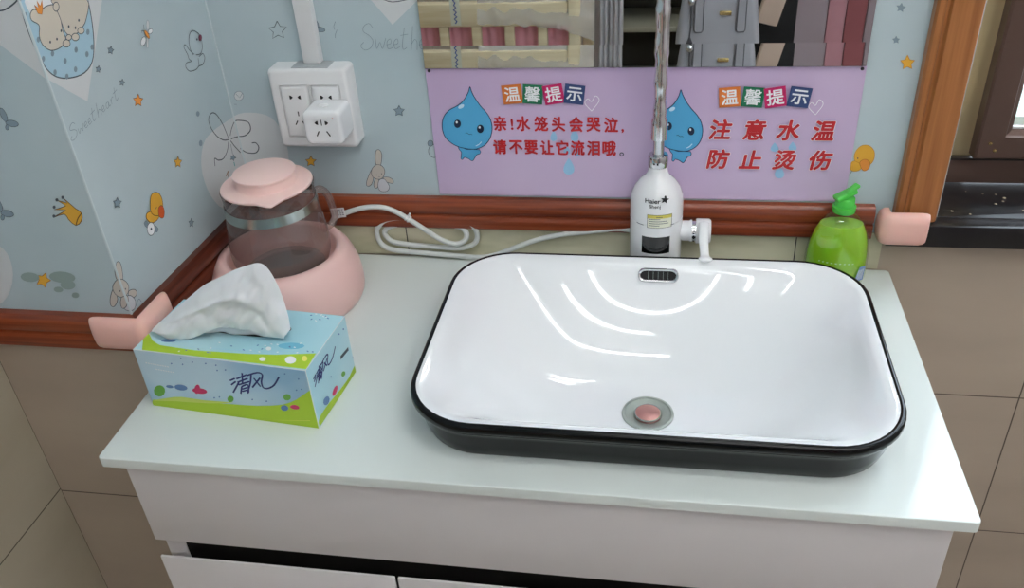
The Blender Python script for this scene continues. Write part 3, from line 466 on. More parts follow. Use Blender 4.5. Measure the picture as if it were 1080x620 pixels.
('l','ink',0.0006,0,[2675,1995,2661,1969,2659,1938,2681,1916,2707,1910,2727,1946,2733,1986,2707,1999,2675,1995]),
('f','greyblue',0,0,[2539,1847,2511,1813,2495,1773,2517,1753,2548,1751,2572,1779,2584,1813,2566,1838]),
('l','ink',0.0006,0,[2539,1847,2511,1813,2495,1773,2517,1753,2548,1751,2572,1779,2584,1813,2566,1838,2539,1847]),
('f','mustard',0,0,[2608,2073,2635,2066,2653,2050,2659,2027,2650,1994,2630,1954,2601,1922,2558,1902,2507,1890,2462,1888,2425,1898,2396,1918,2385,1942,2401,1971,2436,2004,2475,2031,2519,2052,2568,2067]),
('l','ink2',0.0009,0,[2608,2073,2635,2066,2653,2050,2659,2027,2650,1994,2630,1954,2601,1922,2558,1902,2507,1890,2462,1888,2425,1898,2396,1918,2385,1942,2401,1971,2436,2004,2475,2031,2519,2052,2568,2067,2608,2073]),
('f','mustard',0,0,[2497,2144,2480,2178,2460,2211,2436,2234,2404,2244,2368,2244,2334,2235,2301,2218,2271,2192,2250,2160,2239,2122,2237,2078,2246,2035,2265,1988,2294,1941,2331,1913,2379,1916,2433,1937,2478,1963,2506,1988,2525,2019,2533,2050,2529,2081,2514,2113]),
('l','ink2',0.0009,0,[2497,2144,2480,2178,2460,2211,2436,2234,2404,2244,2368,2244,2334,2235,2301,2218,2271,2192,2250,2160,2239,2122,2237,2078,2246,2035,2265,1988,2294,1941,2331,1913,2379,1916,2433,1937,2478,1963,2506,1988,2525,2019,2533,2050,2529,2081,2514,2113,2497,2144]),
('f','orange_r',0,0,[2367,2015,2339,2025,2305,2023,2279,2011,2266,1986,2261,1952,2264,1920,2280,1890,2304,1862,2329,1850,2357,1858,2386,1882,2402,1910,2400,1946,2387,1987]),
('l','ink2',0.0007,0,[2367,2015,2339,2025,2305,2023,2279,2011,2266,1986,2261,1952,2264,1920,2280,1890,2304,1862,2329,1850,2357,1858,2386,1882,2402,1910,2400,1946,2387,1987,2367,2015]),
('f','white',0,0,[2566,1812,2591,1782,2625,1766,2662,1767,2694,1785,2714,1816,2720,1854,2709,1891,2685,1920,2651,1936,2614,1935,2582,1918,2561,1887,2555,1849]),
('l','ink',0.0009,0,[2566,1812,2591,1782,2625,1766,2662,1767,2694,1785,2714,1816,2720,1854,2709,1891,2685,1920,2651,1936,2614,1935,2582,1918,2561,1887,2555,1849,2566,1812]),
('f','ink',0,0,[2616,1840,2628,1830,2642,1831,2651,1843,2649,1858,2637,1867,2623,1866,2615,1855]),
('l','ink',0.0008,0,[2426,2034,2391,2048]),
('f','rabbit',0,0,[3487,1785,3469,1808,3448,1824,3427,1824,3407,1811,3393,1791,3390,1761,3394,1722,3402,1683,3414,1640,3431,1596,3450,1570,3478,1571,3487,1577]),
('l','ink',0.0009,0,[3487,1785,3469,1808,3448,1824,3427,1824,3407,1811,3393,1791,3390,1761,3394,1722,3402,1683,3414,1640,3431,1596,3450,1570,3478,1571,3487,1577]),
('f','rabbit',0,0,[3410,1378,3378,1372,3338,1354,3307,1333,3290,1311,3282,1287,3284,1267,3300,1253,3326,1244,3354,1245,3387,1262,3422,1290,3443,1316,3444,1341,3431,1366]),
('l','ink',0.0009,0,[3410,1378,3378,1372,3338,1354,3307,1333,3290,1311,3282,1287,3284,1267,3300,1253,3326,1244,3354,1245,3387,1262,3422,1290,3443,1316,3444,1341,3431,1366,3410,1378]),
('f','rabbitpale',0,0,[3487,1126,3459,1114,3425,1112,3396,1130,3371,1162,3360,1198,3368,1236,3388,1277,3415,1310,3448,1332,3486,1345,3487,1345]),
('l','ink',0.0009,0,[3487,1126,3459,1114,3425,1112,3396,1130,3371,1162,3360,1198,3368,1236,3388,1277,3415,1310,3448,1332,3486,1345,3487,1345]),
('f','rabbit',0,0,[3487,1262,3477,1276,3465,1310,3469,1345,3484,1380,3487,1382]),
('l','ink',0.0009,0,[3487,1262,3477,1276,3465,1310,3469,1345,3484,1380,3487,1382]),
('f','rabbit',0,0,[3487,1358,3485,1358,3450,1362,3421,1381,3397,1412,3386,1447,3393,1485,3413,1526,3437,1561,3463,1588,3487,1604]),
('l','ink',0.0009,0,[3487,1358,3485,1358,3450,1362,3421,1381,3397,1412,3386,1447,3393,1485,3413,1526,3437,1561,3463,1588,3487,1604]),
('f','ink',0,0,[3449,1433,3456,1427,3464,1428,3469,1436,3468,1445,3461,1451,3453,1450,3448,1442]),
('l','inklight',0.001,0,[3384,1128,3374,1134,3359,1144,3341,1156,3323,1166,3307,1173,3294,1175,3285,1170,3278,1160,3273,1146,3269,1132,3266,1120,3263,1111]),
('l','ink',0.0016,0,[3487,5056,3482,5061,3476,5065,3472,5069]),
('l','inklight',0.0007,0,[3331,3608,3338,3614,3346,3622,3357,3630,3369,3633,3383,3631,3399,3624,3414,3616,3426,3608,3434,3600,3439,3590,3441,3580,3438,3573,3428,3567,3412,3563,3394,3560,3379,3555,3367,3549,3356,3542,3347,3534,3343,3525,3344,3514,3350,3502,3359,3489,3370,3478,3384,3470,3401,3462,3419,3456,3434,3453,3449,3455,3463,3460,3474,3466,3478,3473,3474,3481,3462,3490,3449,3498,3441,3504]),
('l','inklight',0.0007,0,[3313,3542,3313,3528,3313,3507,3312,3487,3308,3478,3300,3484,3289,3500,3277,3518,3267,3526,3261,3520,3256,3504,3252,3490,3245,3486,3234,3498,3221,3521,3209,3545,3200,3561]),
('l','inklight',0.0007,0,[3199,3518,3188,3520,3173,3523,3158,3528,3148,3533,3144,3541,3144,3551,3146,3559,3151,3563,3159,3561,3171,3554,3182,3546,3189,3536,3192,3525,3191,3512,3187,3501,3181,3494,3170,3494,3155,3499,3140,3505,3130,3509]),
('l','inklight',0.0007,0,[3120,3528,3110,3530,3094,3534,3079,3538,3069,3543,3065,3551,3065,3561,3067,3570,3072,3574,3080,3571,3092,3565,3104,3556,3111,3547,3113,3535,3112,3522,3108,3510,3102,3504,3091,3505,3075,3511,3060,3518,3050,3524]),
('l','inklight',0.0007,0,[2983,3660,2990,3637,3001,3602,3012,3567,3019,3541,3020,3526,3018,3517,3014,3513,3008,3511,3000,3513,2988,3518,2977,3525,2970,3529]),
('l','inklight',0.0007,0,[3033,3601,3015,3605,2989,3611,2962,3617,2944,3621]),
('l','inklight',0.0007,0,[2886,3682,2893,3649,2903,3600,2913,3551,2920,3518]),
('l','inklight',0.0007,0,[2916,3554,2908,3563,2897,3575,2885,3588,2875,3595,2866,3596,2858,3594,2851,3588,2847,3581,2846,3569,2848,3553,2851,3537,2853,3526]),
('l','inklight',0.0007,0,[2827,3565,2816,3568,2800,3571,2784,3576,2773,3581,2769,3589,2769,3600,2772,3608,2777,3612,2786,3610,2798,3603,2810,3594,2817,3585,2819,3573,2818,3560,2814,3548,2807,3541,2795,3542,2779,3548,2764,3556,2753,3561]),
('l','inklight',0.0007,0,[2672,3617,2681,3616,2694,3615,2708,3612,2718,3606,2725,3596,2729,3583,2732,3569,2731,3560,2725,3554,2715,3551,2703,3551,2693,3555,2685,3568,2676,3588,2669,3605,2664,3613,2664,3606,2668,3589,2671,3570,2670,3558,2664,3557,2655,3561,2645,3567,2639,3571]),
('l','inklight',0.0007,0,[2617,3629,2617,3616,2617,3597,2617,3578,2616,3565]),
('l','inklight',0.0007,0,[2613,3602,2606,3609,2597,3621,2587,3631,2578,3638,2571,3640,2565,3637,2560,3634,2556,3632]),
('l','inklight',0.0007,0,[2492,3727,2499,3701,2508,3663,2517,3624,2521,3595,2520,3582,2514,3576,2507,3575,2500,3575,2492,3577,2482,3583,2473,3589,2467,3593]),
('l','inklight',0.0007,0,[2545,3665,2526,3670,2498,3676,2469,3683,2450,3687]),
],
'F':[
('f','patch',0,0,[-428,5286,-36,5277,-36,4186,-65,4205,-454,4574,-656,4771]),
('f','pouch',0,0,[-36,4989,-40,4969,-46,4924,-51,4870,-55,4812,-57,4750,-57,4683,-54,4616,-48,4549,-39,4483,-36,4465]),
('l','ink',0.0014,0,[-36,4989,-40,4969,-46,4924,-51,4870,-55,4812,-57,4750,-57,4683,-54,4616,-48,4549,-39,4483,-36,4465]),
('f','greyblue',0,0,[-36,4852,-39,4851,-50,4860,-46,4883,-36,4898]),
('f','rabbit',0,0,[-71,1591,-72,1630,-65,1684,-53,1734,-39,1779,-36,1785,-36,1577,-55,1576]),
('l','ink',0.0009,0,[-71,1591,-72,1630,-65,1684,-53,1734,-39,1779,-36,1785]),
('l','ink',0.0009,0,[-36,1577,-55,1576,-71,1591]),
('f','rabbit',0,0,[-152,1465,-177,1443,-214,1389,-245,1335,-267,1288,-282,1242,-289,1206,-283,1184,-268,1173,-248,1178,-218,1205,-183,1248,-158,1297,-146,1360,-143,1429]),
('l','ink',0.0009,0,[-152,1465,-177,1443,-214,1389,-245,1335,-267,1288,-282,1242,-289,1206,-283,1184,-268,1173,-248,1178,-218,1205,-183,1248,-158,1297,-146,1360,-143,1429,-152,1465]),
('f','rabbitpale',0,0,[-65,1322,-92,1284,-116,1235,-127,1193,-119,1161,-98,1136,-73,1122,-45,1123,-36,1126,-36,1346]),
('l','ink',0.0009,0,[-65,1322,-92,1284,-116,1235,-127,1193,-119,1161,-98,1136,-73,1122,-45,1123,-36,1126]),
('l','ink',0.0009,0,[-36,1346,-65,1322]),
('f','rabbit',0,0,[-52,1386,-78,1356,-110,1304,-133,1256,-143,1216,-145,1179,-139,1158,-120,1157,-93,1171,-68,1195,-47,1234,-36,1262,-36,1382]),
('l','ink',0.0009,0,[-52,1386,-78,1356,-110,1304,-133,1256,-143,1216,-145,1179,-139,1158,-120,1157,-93,1171,-68,1195,-47,1234,-36,1262]),
('l','ink',0.0009,0,[-36,1382,-52,1386]),
('f','rabbit',0,0,[-71,1591,-104,1564,-139,1524,-164,1485,-175,1448,-175,1411,-168,1381,-152,1355,-128,1336,-101,1329,-70,1338,-36,1358,-36,1603,-43,1603]),
('l','ink',0.0009,0,[-71,1591,-104,1564,-139,1524,-164,1485,-175,1448,-175,1411,-168,1381,-152,1355,-128,1336,-101,1329,-70,1338,-36,1358]),
('l','ink',0.0009,0,[-36,1603,-43,1603,-71,1591]),
('f','ink',0,0,[-73,1426,-78,1416,-85,1412,-90,1416,-89,1426,-83,1436,-76,1441,-71,1437]),
('l','ink',0.0016,0,[-343,4931,-334,4931,-322,4932,-308,4932,-292,4934,-276,4935,-260,4938,-246,4942,-231,4946,-215,4952,-200,4958,-184,4964,-167,4972,-150,4980,-131,4990,-113,5000,-94,5011,-78,5021,-64,5030,-54,5039,-45,5047,-38,5055,-36,5057]),
('f','patch',0,0,[-1523,1604,-1586,1478,-1666,1359,-1758,1254,-1856,1171,-1954,1117,-2043,1095,-2117,1109,-2172,1156,-2202,1234,-2206,1335,-2184,1454,-2138,1580,-2072,1706,-1990,1822,-1898,1921,-1803,1997,-1711,2045,-1626,2064,-1556,2050,-1503,2007,-1473,1935,-1465,1840,-1482,1728]),
('f','greyblue',0,0,[-255,5042,-256,5041,-257,5042,-256,5043]),
('f','greyblue',0,0,[-706,3790,-708,3747,-720,3711,-739,3693,-759,3697,-776,3722,-784,3761,-782,3804,-770,3839,-751,3857,-731,3854,-715,3829]),
('l','ink',0.0007,0,[-706,3790,-708,3747,-720,3711,-739,3693,-759,3697,-776,3722,-784,3761,-782,3804,-770,3839,-751,3857,-731,3854,-715,3829,-706,3790]),
('f','greyblue',0,0,[-602,3660,-624,3642,-660,3633,-702,3635,-738,3647,-758,3666,-757,3687,-735,3704,-698,3713,-656,3712,-621,3700,-601,3681]),
('l','ink',0.0007,0,[-602,3660,-624,3642,-660,3633,-702,3635,-738,3647,-758,3666,-757,3687,-735,3704,-698,3713,-656,3712,-621,3700,-601,3681,-602,3660]),
('f','greyblue',0,0,[-735,3627,-752,3602,-774,3592,-787,3602,-783,3627,-766,3651,-745,3662,-732,3651]),
('l','ink',0.0006,0,[-735,3627,-752,3602,-774,3592,-787,3602,-783,3627,-766,3651,-745,3662,-732,3651,-735,3627]),
('f','greyblue',0,0,[-1255,2636,-1258,2587,-1272,2546,-1293,2525,-1315,2528,-1332,2557,-1340,2601,-1336,2650,-1322,2691,-1301,2712,-1279,2708,-1262,2680]),
('l','ink',0.0007,0,[-1255,2636,-1258,2587,-1272,2546,-1293,2525,-1315,2528,-1332,2557,-1340,2601,-1336,2650,-1322,2691,-1301,2712,-1279,2708,-1262,2680,-1255,2636]),
('f','greyblue',0,0,[-1145,2489,-1170,2469,-1210,2458,-1255,2459,-1294,2472,-1315,2493,-1313,2517,-1288,2537,-1248,2549,-1203,2548,-1165,2535,-1144,2513]),
('l','ink',0.0007,0,[-1145,2489,-1170,2469,-1210,2458,-1255,2459,-1294,2472,-1315,2493,-1313,2517,-1288,2537,-1248,2549,-1203,2548,-1165,2535,-1144,2513,-1145,2489]),
('f','greyblue',0,0,[-1291,2449,-1310,2421,-1334,2409,-1348,2420,-1343,2448,-1324,2476,-1300,2488,-1287,2477]),
('l','ink',0.0006,0,[-1291,2449,-1310,2421,-1334,2409,-1348,2420,-1343,2448,-1324,2476,-1300,2488,-1287,2477,-1291,2449]),
('f','mustard',0,0,[-452,2518,-540,2495,-619,2465,-617,2468,-573,2489,-479,2534,-412,2575,-493,2575,-571,2572,-486,2595,-392,2628,-435,2671,-484,2703,-425,2686,-359,2669,-373,2709,-394,2742,-361,2705,-318,2652,-296,2623,-276,2597,-240,2570,-215,2535,-226,2483,-257,2430,-304,2384,-355,2363,-394,2394,-424,2444,-432,2490]),
('l','ink2',0.001,0,[-452,2518,-540,2495,-619,2465,-617,2468,-573,2489,-479,2534,-412,2575,-493,2575,-571,2572,-486,2595,-392,2628,-435,2671,-484,2703,-425,2686,-359,2669,-373,2709,-394,2742,-361,2705,-318,2652,-296,2623,-276,2597,-240,2570,-215,2535,-226,2483,-257,2430,-304,2384,-355,2363,-394,2394,-424,2444,-432,2490,-452,2518]),
('l','ink2',0.001,0,[-215,2535,-223,2528,-234,2519,-247,2507,-261,2494,-275,2480,-287,2466,-299,2451,-312,2433,-324,2414,-335,2396,-345,2381,-352,2370]),
('f','ink',0,0,[-584,2485,-596,2468,-613,2461,-625,2468,-625,2484,-613,2501,-595,2508,-584,2502]),
('f','ink',0,0,[-533,2610,-545,2593,-562,2586,-574,2592,-574,2609,-561,2625,-544,2632,-532,2626]),
('f','ink',0,0,[-459,2707,-471,2691,-488,2684,-500,2690,-500,2707,-488,2723,-471,2730,-459,2723]),
('f','ink',0,0,[-370,2742,-382,2726,-398,2719,-410,2725,-410,2741,-398,2758,-381,2765,-370,2758]),
('f','mustard',0,0,[-1033,1659,-1048,1587,-1005,1549,-1080,1511,-1126,1438,-1157,1488,-1229,1480,-1172,1549,-1170,1617,-1105,1610]),
('l','orange_d',0.0009,0,[-1033,1659,-1048,1587,-1005,1549,-1080,1511,-1126,1438,-1157,1488,-1229,1480,-1172,1549,-1170,1617,-1105,1610,-1033,1659]),
('f','smudge',0,0,[-642,1593,-676,1557,-740,1529,-821,1516,-903,1521,-968,1542,-1005,1575,-1006,1614,-970,1650,-906,1677,-825,1690,-745,1685,-680,1664,-643,1632]),
('f','smudge',0,0,[-1155,1578,-1183,1547,-1232,1523,-1292,1512,-1351,1515,-1397,1532,-1421,1560,-1419,1592,-1391,1623,-1342,1646,-1282,1657,-1224,1654,-1178,1637,-1153,1610]),
('f','smudge',0,0,[-883,1408,-899,1389,-924,1375,-954,1368,-984,1369,-1006,1379,-1018,1395,-1015,1415,-1000,1434,-975,1448,-944,1455,-915,1454,-893,1444,-881,1428]),
('f','smudge',0,0,[-683,1331,-697,1312,-718,1297,-743,1290,-767,1291,-784,1300,-792,1317,-788,1336,-775,1355,-753,1370,-728,1377,-705,1376,-688,1367,-680,1350]),
('f','smudge',0,0,[-681,1485,-705,1454,-746,1430,-794,1418,-841,1421,-877,1437,-894,1464,-890,1496,-865,1527,-825,1551,-777,1563,-730,1560,-695,1544,-677,1517]),
],
'S':[
('f','drop',0,0,[3615,1904,3619,1922,3629,1934,3646,1941,3665,1939,3679,1914,3695,1885,3713,1870,3751,1861,3849,1863,3939,1858,3951,1824,3934,1789,3914,1784,3888,1776,3858,1732,3830,1689,3812,1675,3798,1676,3782,1689,3761,1708,3726,1724,3693,1732,3677,1715,3666,1696,3650,1695,3639,1711,3648,1760,3658,1811,3648,1832,3633,1848,3622,1876]),
('l','navy',0.001,1,[3615,1904,3619,1922,3629,1934,3646,1941,3665,1939,3679,1914,3695,1885,3713,1870,3751,1861,3849,1863,3939,1858,3951,1824,3934,1789,3914,1784,3888,1776,3858,1732,3830,1689,3812,1675,3798,1676,3782,1689,3761,1708,3726,1724,3693,1732,3677,1715,3666,1696,3650,1695,3639,1711,3648,1760,3658,1811,3648,1832,3633,1848,3622,1876]),
('f','drop',0,0,[3875,2830,3867,2812,3856,2777,3840,2739,3818,2701,3792,2661,3763,2624,3733,2594,3700,2568,3664,2543,3621,2520,3574,2498,3532,2472,3497,2441,3466,2406,3441,2366,3422,2321,3409,2272,3403,2223,3403,2173,3410,2123,3422,2078,3441,2041,3465,2010,3494,1981,3527,1954,3564,1929,3604,1909,3647,1893,3694,1882,3740,1873,3787,1867,3834,1864,3880,1867,3926,1880,3971,1900,4012,1925,4048,1957,4079,1994,4105,2035,4126,2081,4141,2131,4150,2180,4153,2228,4149,2277,4140,2322,4126,2363,4108,2402,4086,2439,4060,2474,4031,2508,4004,2543,3979,2582,3955,2621,3935,2659,3917,2695,3903,2730,3892,2762,3885,2793,3881,2820]),
('l','navy',0.0012,1,[3875,2830,3867,2812,3856,2777,3840,2739,3818,2701,3792,2661,3763,2624,3733,2594,3700,2568,3664,2543,3621,2520,3574,2498,3532,2472,3497,2441,3466,2406,3441,2366,3422,2321,3409,2272,3403,2223,3403,2173,3410,2123,3422,2078,3441,2041,3465,2010,3494,1981,3527,1954,3564,1929,3604,1909,3647,1893,3694,1882,3740,1873,3787,1867,3834,1864,3880,1867,3926,1880,3971,1900,4012,1925,4048,1957,4079,1994,4105,2035,4126,2081,4141,2131,4150,2180,4153,2228,4149,2277,4140,2322,4126,2363,4108,2402,4086,2439,4060,2474,4031,2508,4004,2543,3979,2582,3955,2621,3935,2659,3917,2695,3903,2730,3892,2762,3885,2793,3881,2820]),
('f','navy_d',0,0,[3691,2265,3685,2240,3672,2219,3654,2205,3634,2200,3615,2204,3599,2219,3590,2240,3589,2265,3595,2289,3608,2311,3626,2325,3646,2330,3665,2325,3681,2311,3690,2290]),
('f','white',0,0,[3647,2289,3641,2274,3629,2268,3618,2274,3615,2288,3621,2303,3633,2309,3643,2303]),
('f','navy_d',0,0,[4026,2188,4020,2163,4008,2142,3990,2128,3970,2123,3951,2128,3935,2142,3926,2163,3924,2188,3930,2213,3943,2234,3960,2248,3980,2253,3999,2248,4015,2234,4024,2213]),
('f','white',0,0,[3981,2212,3976,2197,3964,2191,3953,2197,3950,2212,3956,2226,3967,2232,3978,2226]),
('l','navy',0.0007,0,[3744,2117,3747,2118,3752,2119,3757,2121,3763,2122,3769,2123,3774,2122,3779,2120,3783,2116,3787,2111,3792,2107,3796,2103,3800,2100,3804,2100,3809,2101,3813,2102,3818,2104,3822,2105,3826,2105,3830,2105,3834,2103,3839,2101,3842,2099,3846,2097,3848,2096]),
('l','dropl',0.0014,0,[3884,1917,3889,1919,3896,1922,3905,1926,3914,1931,3924,1936,3932,1941,3940,1948,3949,1956,3958,1965,3966,1974,3972,1981,3977,1986]),
('f','dropl',0,0,[3765,2557,3763,2537,3745,2515,3717,2500,3691,2496,3675,2506,3677,2525,3695,2547,3723,2563,3750,2566]),
('f','drop',0,0,[6714,1905,6715,1922,6723,1933,6737,1940,6755,1938,6770,1914,6789,1887,6807,1873,6843,1864,6932,1866,7014,1862,7029,1830,7018,1796,7001,1791,6978,1784,6956,1743,6935,1701,6921,1688,6908,1689,6891,1702,6870,1719,6837,1734,6805,1742,6793,1726,6785,1708,6771,1707,6759,1722,6761,1768,6764,1817,6752,1837,6737,1852,6723,1879]),
('l','navy',0.001,1,[6714,1905,6715,1922,6723,1933,6737,1940,6755,1938,6770,1914,6789,1887,6807,1873,6843,1864,6932,1866,7014,1862,7029,1830,7018,1796,7001,1791,6978,1784,6956,1743,6935,1701,6921,1688,6908,1689,6891,1702,6870,1719,6837,1734,6805,1742,6793,1726,6785,1708,6771,1707,6759,1722,6761,1768,6764,1817,6752,1837,6737,1852,6723,1879]),
('f','drop',0,0,[6837,2783,6832,2767,6826,2733,6817,2697,6801,2661,6782,2623,6760,2588,6736,2559,6710,2534,6680,2511,6644,2489,6604,2468,6568,2444,6540,2414,6516,2380,6498,2343,6487,2300,6481,2254,6481,2207,6488,2160,6500,2112,6517,2070,6538,2035,6564,2005,6594,1978,6627,1952,6664,1929,6703,1910,6744,1895,6788,1884,6831,1876,6875,1870,6917,1867,6959,1870,6999,1882,7038,1901,7072,1925,7101,1955,7125,1990,7144,2029,7157,2073,7165,2120,7167,2166,7164,2212,7154,2258,7141,2301,7123,2340,7101,2377,7077,2412,7049,2446,7019,2478,6990,2511,6962,2548,6936,2585,6912,2621,6892,2656,6875,2689,6861,2719,6851,2748,6844,2774]),
('l','navy',0.0012,1,[6837,2783,6832,2767,6826,2733,6817,2697,6801,2661,6782,2623,6760,2588,6736,2559,6710,2534,6680,2511,6644,2489,6604,2468,6568,2444,6540,2414,6516,2380,6498,2343,6487,2300,6481,2254,6481,2207,6488,2160,6500,2112,6517,2070,6538,2035,6564,2005,6594,1978,6627,1952,6664,1929,6703,1910,6744,1895,6788,1884,6831,1876,6875,1870,6917,1867,6959,1870,6999,1882,7038,1901,7072,1925,7101,1955,7125,1990,7144,2029,7157,2073,7165,2120,7167,2166,7164,2212,7154,2258,7141,2301,7123,2340,7101,2377,7077,2412,7049,2446,7019,2478,6990,2511,6962,2548,6936,2585,6912,2621,6892,2656,6875,2689,6861,2719,6851,2748,6844,2774]),
('f','navy_d',0,0,[6739,2247,6736,2224,6727,2203,6712,2190,6694,2185,6676,2190,6661,2203,6650,2223,6645,2247,6648,2270,6658,2290,6672,2304,6690,2308,6708,2304,6724,2291,6734,2271]),
('f','white',0,0,[6695,2270,6692,2256,6682,2250,6671,2255,6666,2269,6670,2284,6680,2289,6690,2284]),
('f','navy_d',0,0,[7053,2175,7051,2151,7042,2131,7028,2117,7010,2112,6992,2117,6976,2130,6965,2150,6960,2174,6963,2198,6972,2218,6986,2231,7004,2236,7022,2231,7037,2218,7048,2198]),
('f','white',0,0,[7010,2197,7006,2183,6996,2177,6986,2183,6981,2197,6984,2211,6994,2217,7005,2211]),
('l','navy',0.0007,0,[6805,2107,6808,2107,6812,2109,6817,2110,6822,2112,6827,2112,6832,2111,6836,2109,6841,2106,6845,2101,6850,2097,6854,2093,6858,2091,6862,2091,6866,2091,6870,2093,6873,2094,6877,2096,6881,2096,6885,2095,6889,2094,6893,2092,6897,2090,6900,2088,6902,2087]),
('l','dropl',0.0014,0,[6957,1917,6961,1919,6967,1922,6975,1926,6983,1930,6991,1935,6998,1940,7004,1947,7011,1955,7018,1963,7024,1971,7030,1978,7033,1982]),
('f','dropl',0,0,[6770,2524,6771,2505,6757,2485,6734,2470,6710,2466,6694,2476,6694,2494,6708,2515,6731,2530,6755,2533]),
('f','droppale',0,0,[5057,2178,5059,2172,5068,2157,5080,2134,5093,2105,5102,2075,5103,2046,5093,2022,5075,2006,5051,2001,5028,2006,5011,2021,5003,2045,5005,2074,5016,2105,5031,2134,5045,2157,5055,2172]),
('f','droppale',0,0,[5360,2209,5363,2203,5373,2185,5388,2158,5404,2125,5415,2089,5416,2056,5406,2028,5384,2010,5356,2004,5328,2010,5308,2027,5298,2055,5300,2088,5313,2124,5330,2158,5347,2185,5357,2203]),
('f','droppale',0,0,[5267,1748,5271,1740,5284,1717,5305,1681,5327,1636,5342,1588,5343,1543,5328,1506,5299,1482,5260,1473,5223,1480,5194,1504,5181,1541,5185,1586,5202,1634,5226,1679,5248,1716,5263,1740]),
('f','droppale',0,0,[5244,1943,5246,1939,5255,1926,5268,1906,5281,1882,5290,1856,5291,1832,5282,1811,5264,1798,5240,1793,5217,1798,5199,1810,5191,1830,5193,1855,5204,1881,5219,1906,5233,1926,5241,1939]),
('f','droppale',0,0,[5396,1915,5398,1910,5404,1898,5415,1878,5425,1854,5433,1828,5434,1803,5426,1783,5412,1770,5393,1765,5374,1769,5360,1782,5354,1802,5355,1827,5364,1853,5376,1877,5387,1897,5394,1910]),
('f','droppale',0,0,[8162,2015,8165,2011,8175,1998,8192,1979,8210,1956,8224,1932,8228,1908,8220,1889,8201,1876,8176,1871,8150,1876,8128,1888,8117,1907,8116,1930,8125,1955,8138,1979,8151,1998,8159,2011]),
('f','droppale',0,0,[8402,2031,8406,2027,8416,2015,8433,1996,8451,1973,8465,1948,8469,1925,8462,1906,8443,1893,8418,1889,8392,1893,8371,1905,8359,1924,8358,1947,8367,1972,8379,1996,8392,2015,8400,2027]),
('f','droppale',0,0,[8261,1669,8265,1663,8278,1645,8299,1618,8321,1584,8337,1549,8343,1515,8334,1487,8313,1468,8283,1462,8251,1467,8226,1485,8212,1513,8210,1547,8220,1583,8235,1617,8249,1644,8259,1662]),
('l','white',0.0009,0,[5608,2468,5597,2481,5579,2499,5559,2520,5540,2542,5524,2563,5516,2581,5515,2596,5519,2612,5527,2626,5537,2637,5548,2646,5557,2651,5565,2649,5573,2641,5582,2629,5591,2618,5601,2610,5610,2609,5619,2618,5628,2633,5637,2653,5646,2672,5655,2686,5664,2693,5674,2691,5687,2684,5700,2673,5711,2658,5717,2641,5716,2623,5706,2601,5688,2572,5666,2542,5642,2512,5622,2486,5608,2468]),
('l','white',0.0009,0,[8658,2423,8646,2435,8627,2453,8606,2473,8585,2494,8568,2514,8558,2531,8555,2546,8557,2561,8563,2574,8571,2586,8579,2594,8587,2599,8595,2597,8604,2589,8613,2578,8623,2567,8633,2559,8641,2559,8648,2567,8655,2582,8660,2601,8666,2619,8673,2633,8680,2639,8690,2638,8703,2631,8716,2620,8728,2606,8736,2590,8738,2572,8732,2550,8719,2523,8702,2494,8684,2465,8668,2440,8658,2423]),
],
'BF':[
('l','logo',0.0022,0,[1275,597,1300,610,1334,630,1359,643]),
('l','logo',0.0022,0,[1277,529,1301,549,1334,576,1358,595]),
('l','logo',0.0022,0,[1273,406,1300,445,1338,499,1368,543,1383,566,1391,579,1396,587]),
('l','logo',0.0022,0,[1376,638,1426,665,1495,702,1544,729]),
('l','logo',0.0022,0,[1379,585,1427,610,1493,645,1541,670]),
('l','logo',0.0022,0,[1483,746,1473,698,1459,631,1448,582]),
('l','logo',0.0022,0,[1380,545,1431,568,1502,600,1553,624]),
('l','logo',0.0022,0,[1422,524,1409,488,1392,439,1379,403]),
('l','logo',0.0022,0,[1422,524,1451,542,1489,565,1516,570,1519,540,1509,492,1499,454,1489,438,1477,433,1469,430]),
('l','logo',0.0022,0,[1416,482,1442,494,1478,511,1504,523]),
('l','logo',0.0022,0,[1407,445,1432,456,1468,470,1493,480]),
('l','logo',0.0022,0,[1604,737,1593,701,1577,650,1558,598,1533,544,1506,490,1486,452]),
('l','logo',0.0022,0,[1541,715,1585,736,1645,764,1696,782,1728,784,1749,777,1760,760,1753,729,1735,688,1721,648,1716,613,1716,579,1722,555,1739,545,1764,544,1791,552,1821,567,1855,589,1888,620,1924,667,1959,721,1984,760]),
('l','logo',0.0022,0,[1627,688,1645,651,1671,601,1690,564]),
('l','logo',0.0022,0,[1719,706,1675,655,1614,584,1570,532]),
('f','lime',0,0,[1,-3,-3,48,28,103,158,121,311,132,418,158,526,180,670,184,825,184,965,191,1123,203,1339,217,1564,239,1764,273,1935,317,2044,367,2144,431,2306,564,2431,608,2416,328,2363,12,2354,-37,2354,-9]),
('f','lime2',0,0,[21,82,113,120,273,169,374,199,488,217,649,216,833,214,1076,232,1230,242,1107,210,869,169,614,145,360,126,143,96]),
('f','green',0,0,[260,268,228,218,182,181,134,168,98,182,84,219,95,269,128,318,174,354,221,367,257,354,271,317]),
('f','green',0,0,[1252,294,1236,266,1212,246,1187,239,1167,246,1158,267,1163,294,1179,322,1203,342,1228,349,1248,341,1257,321]),
('f','green',0,0,[2072,447,2056,420,2031,401,2004,394,1981,401,1969,421,1971,448,1987,474,2012,493,2039,500,2062,493,2074,473]),
('f','bluebird',0,0,[618,375,595,351,553,333,503,327,458,334,431,352,429,377,452,401,494,419,544,425,588,418,615,400]),
('f','bluebird',0,0,[413,365,401,352,377,343,348,339,322,343,306,353,304,366,317,379,342,388,370,392,396,388,412,378]),
('f','redbird',0,0,[896,360,872,335,826,318,770,312,718,319,686,337,682,361,706,386,753,403,809,409,859,402,891,384]),
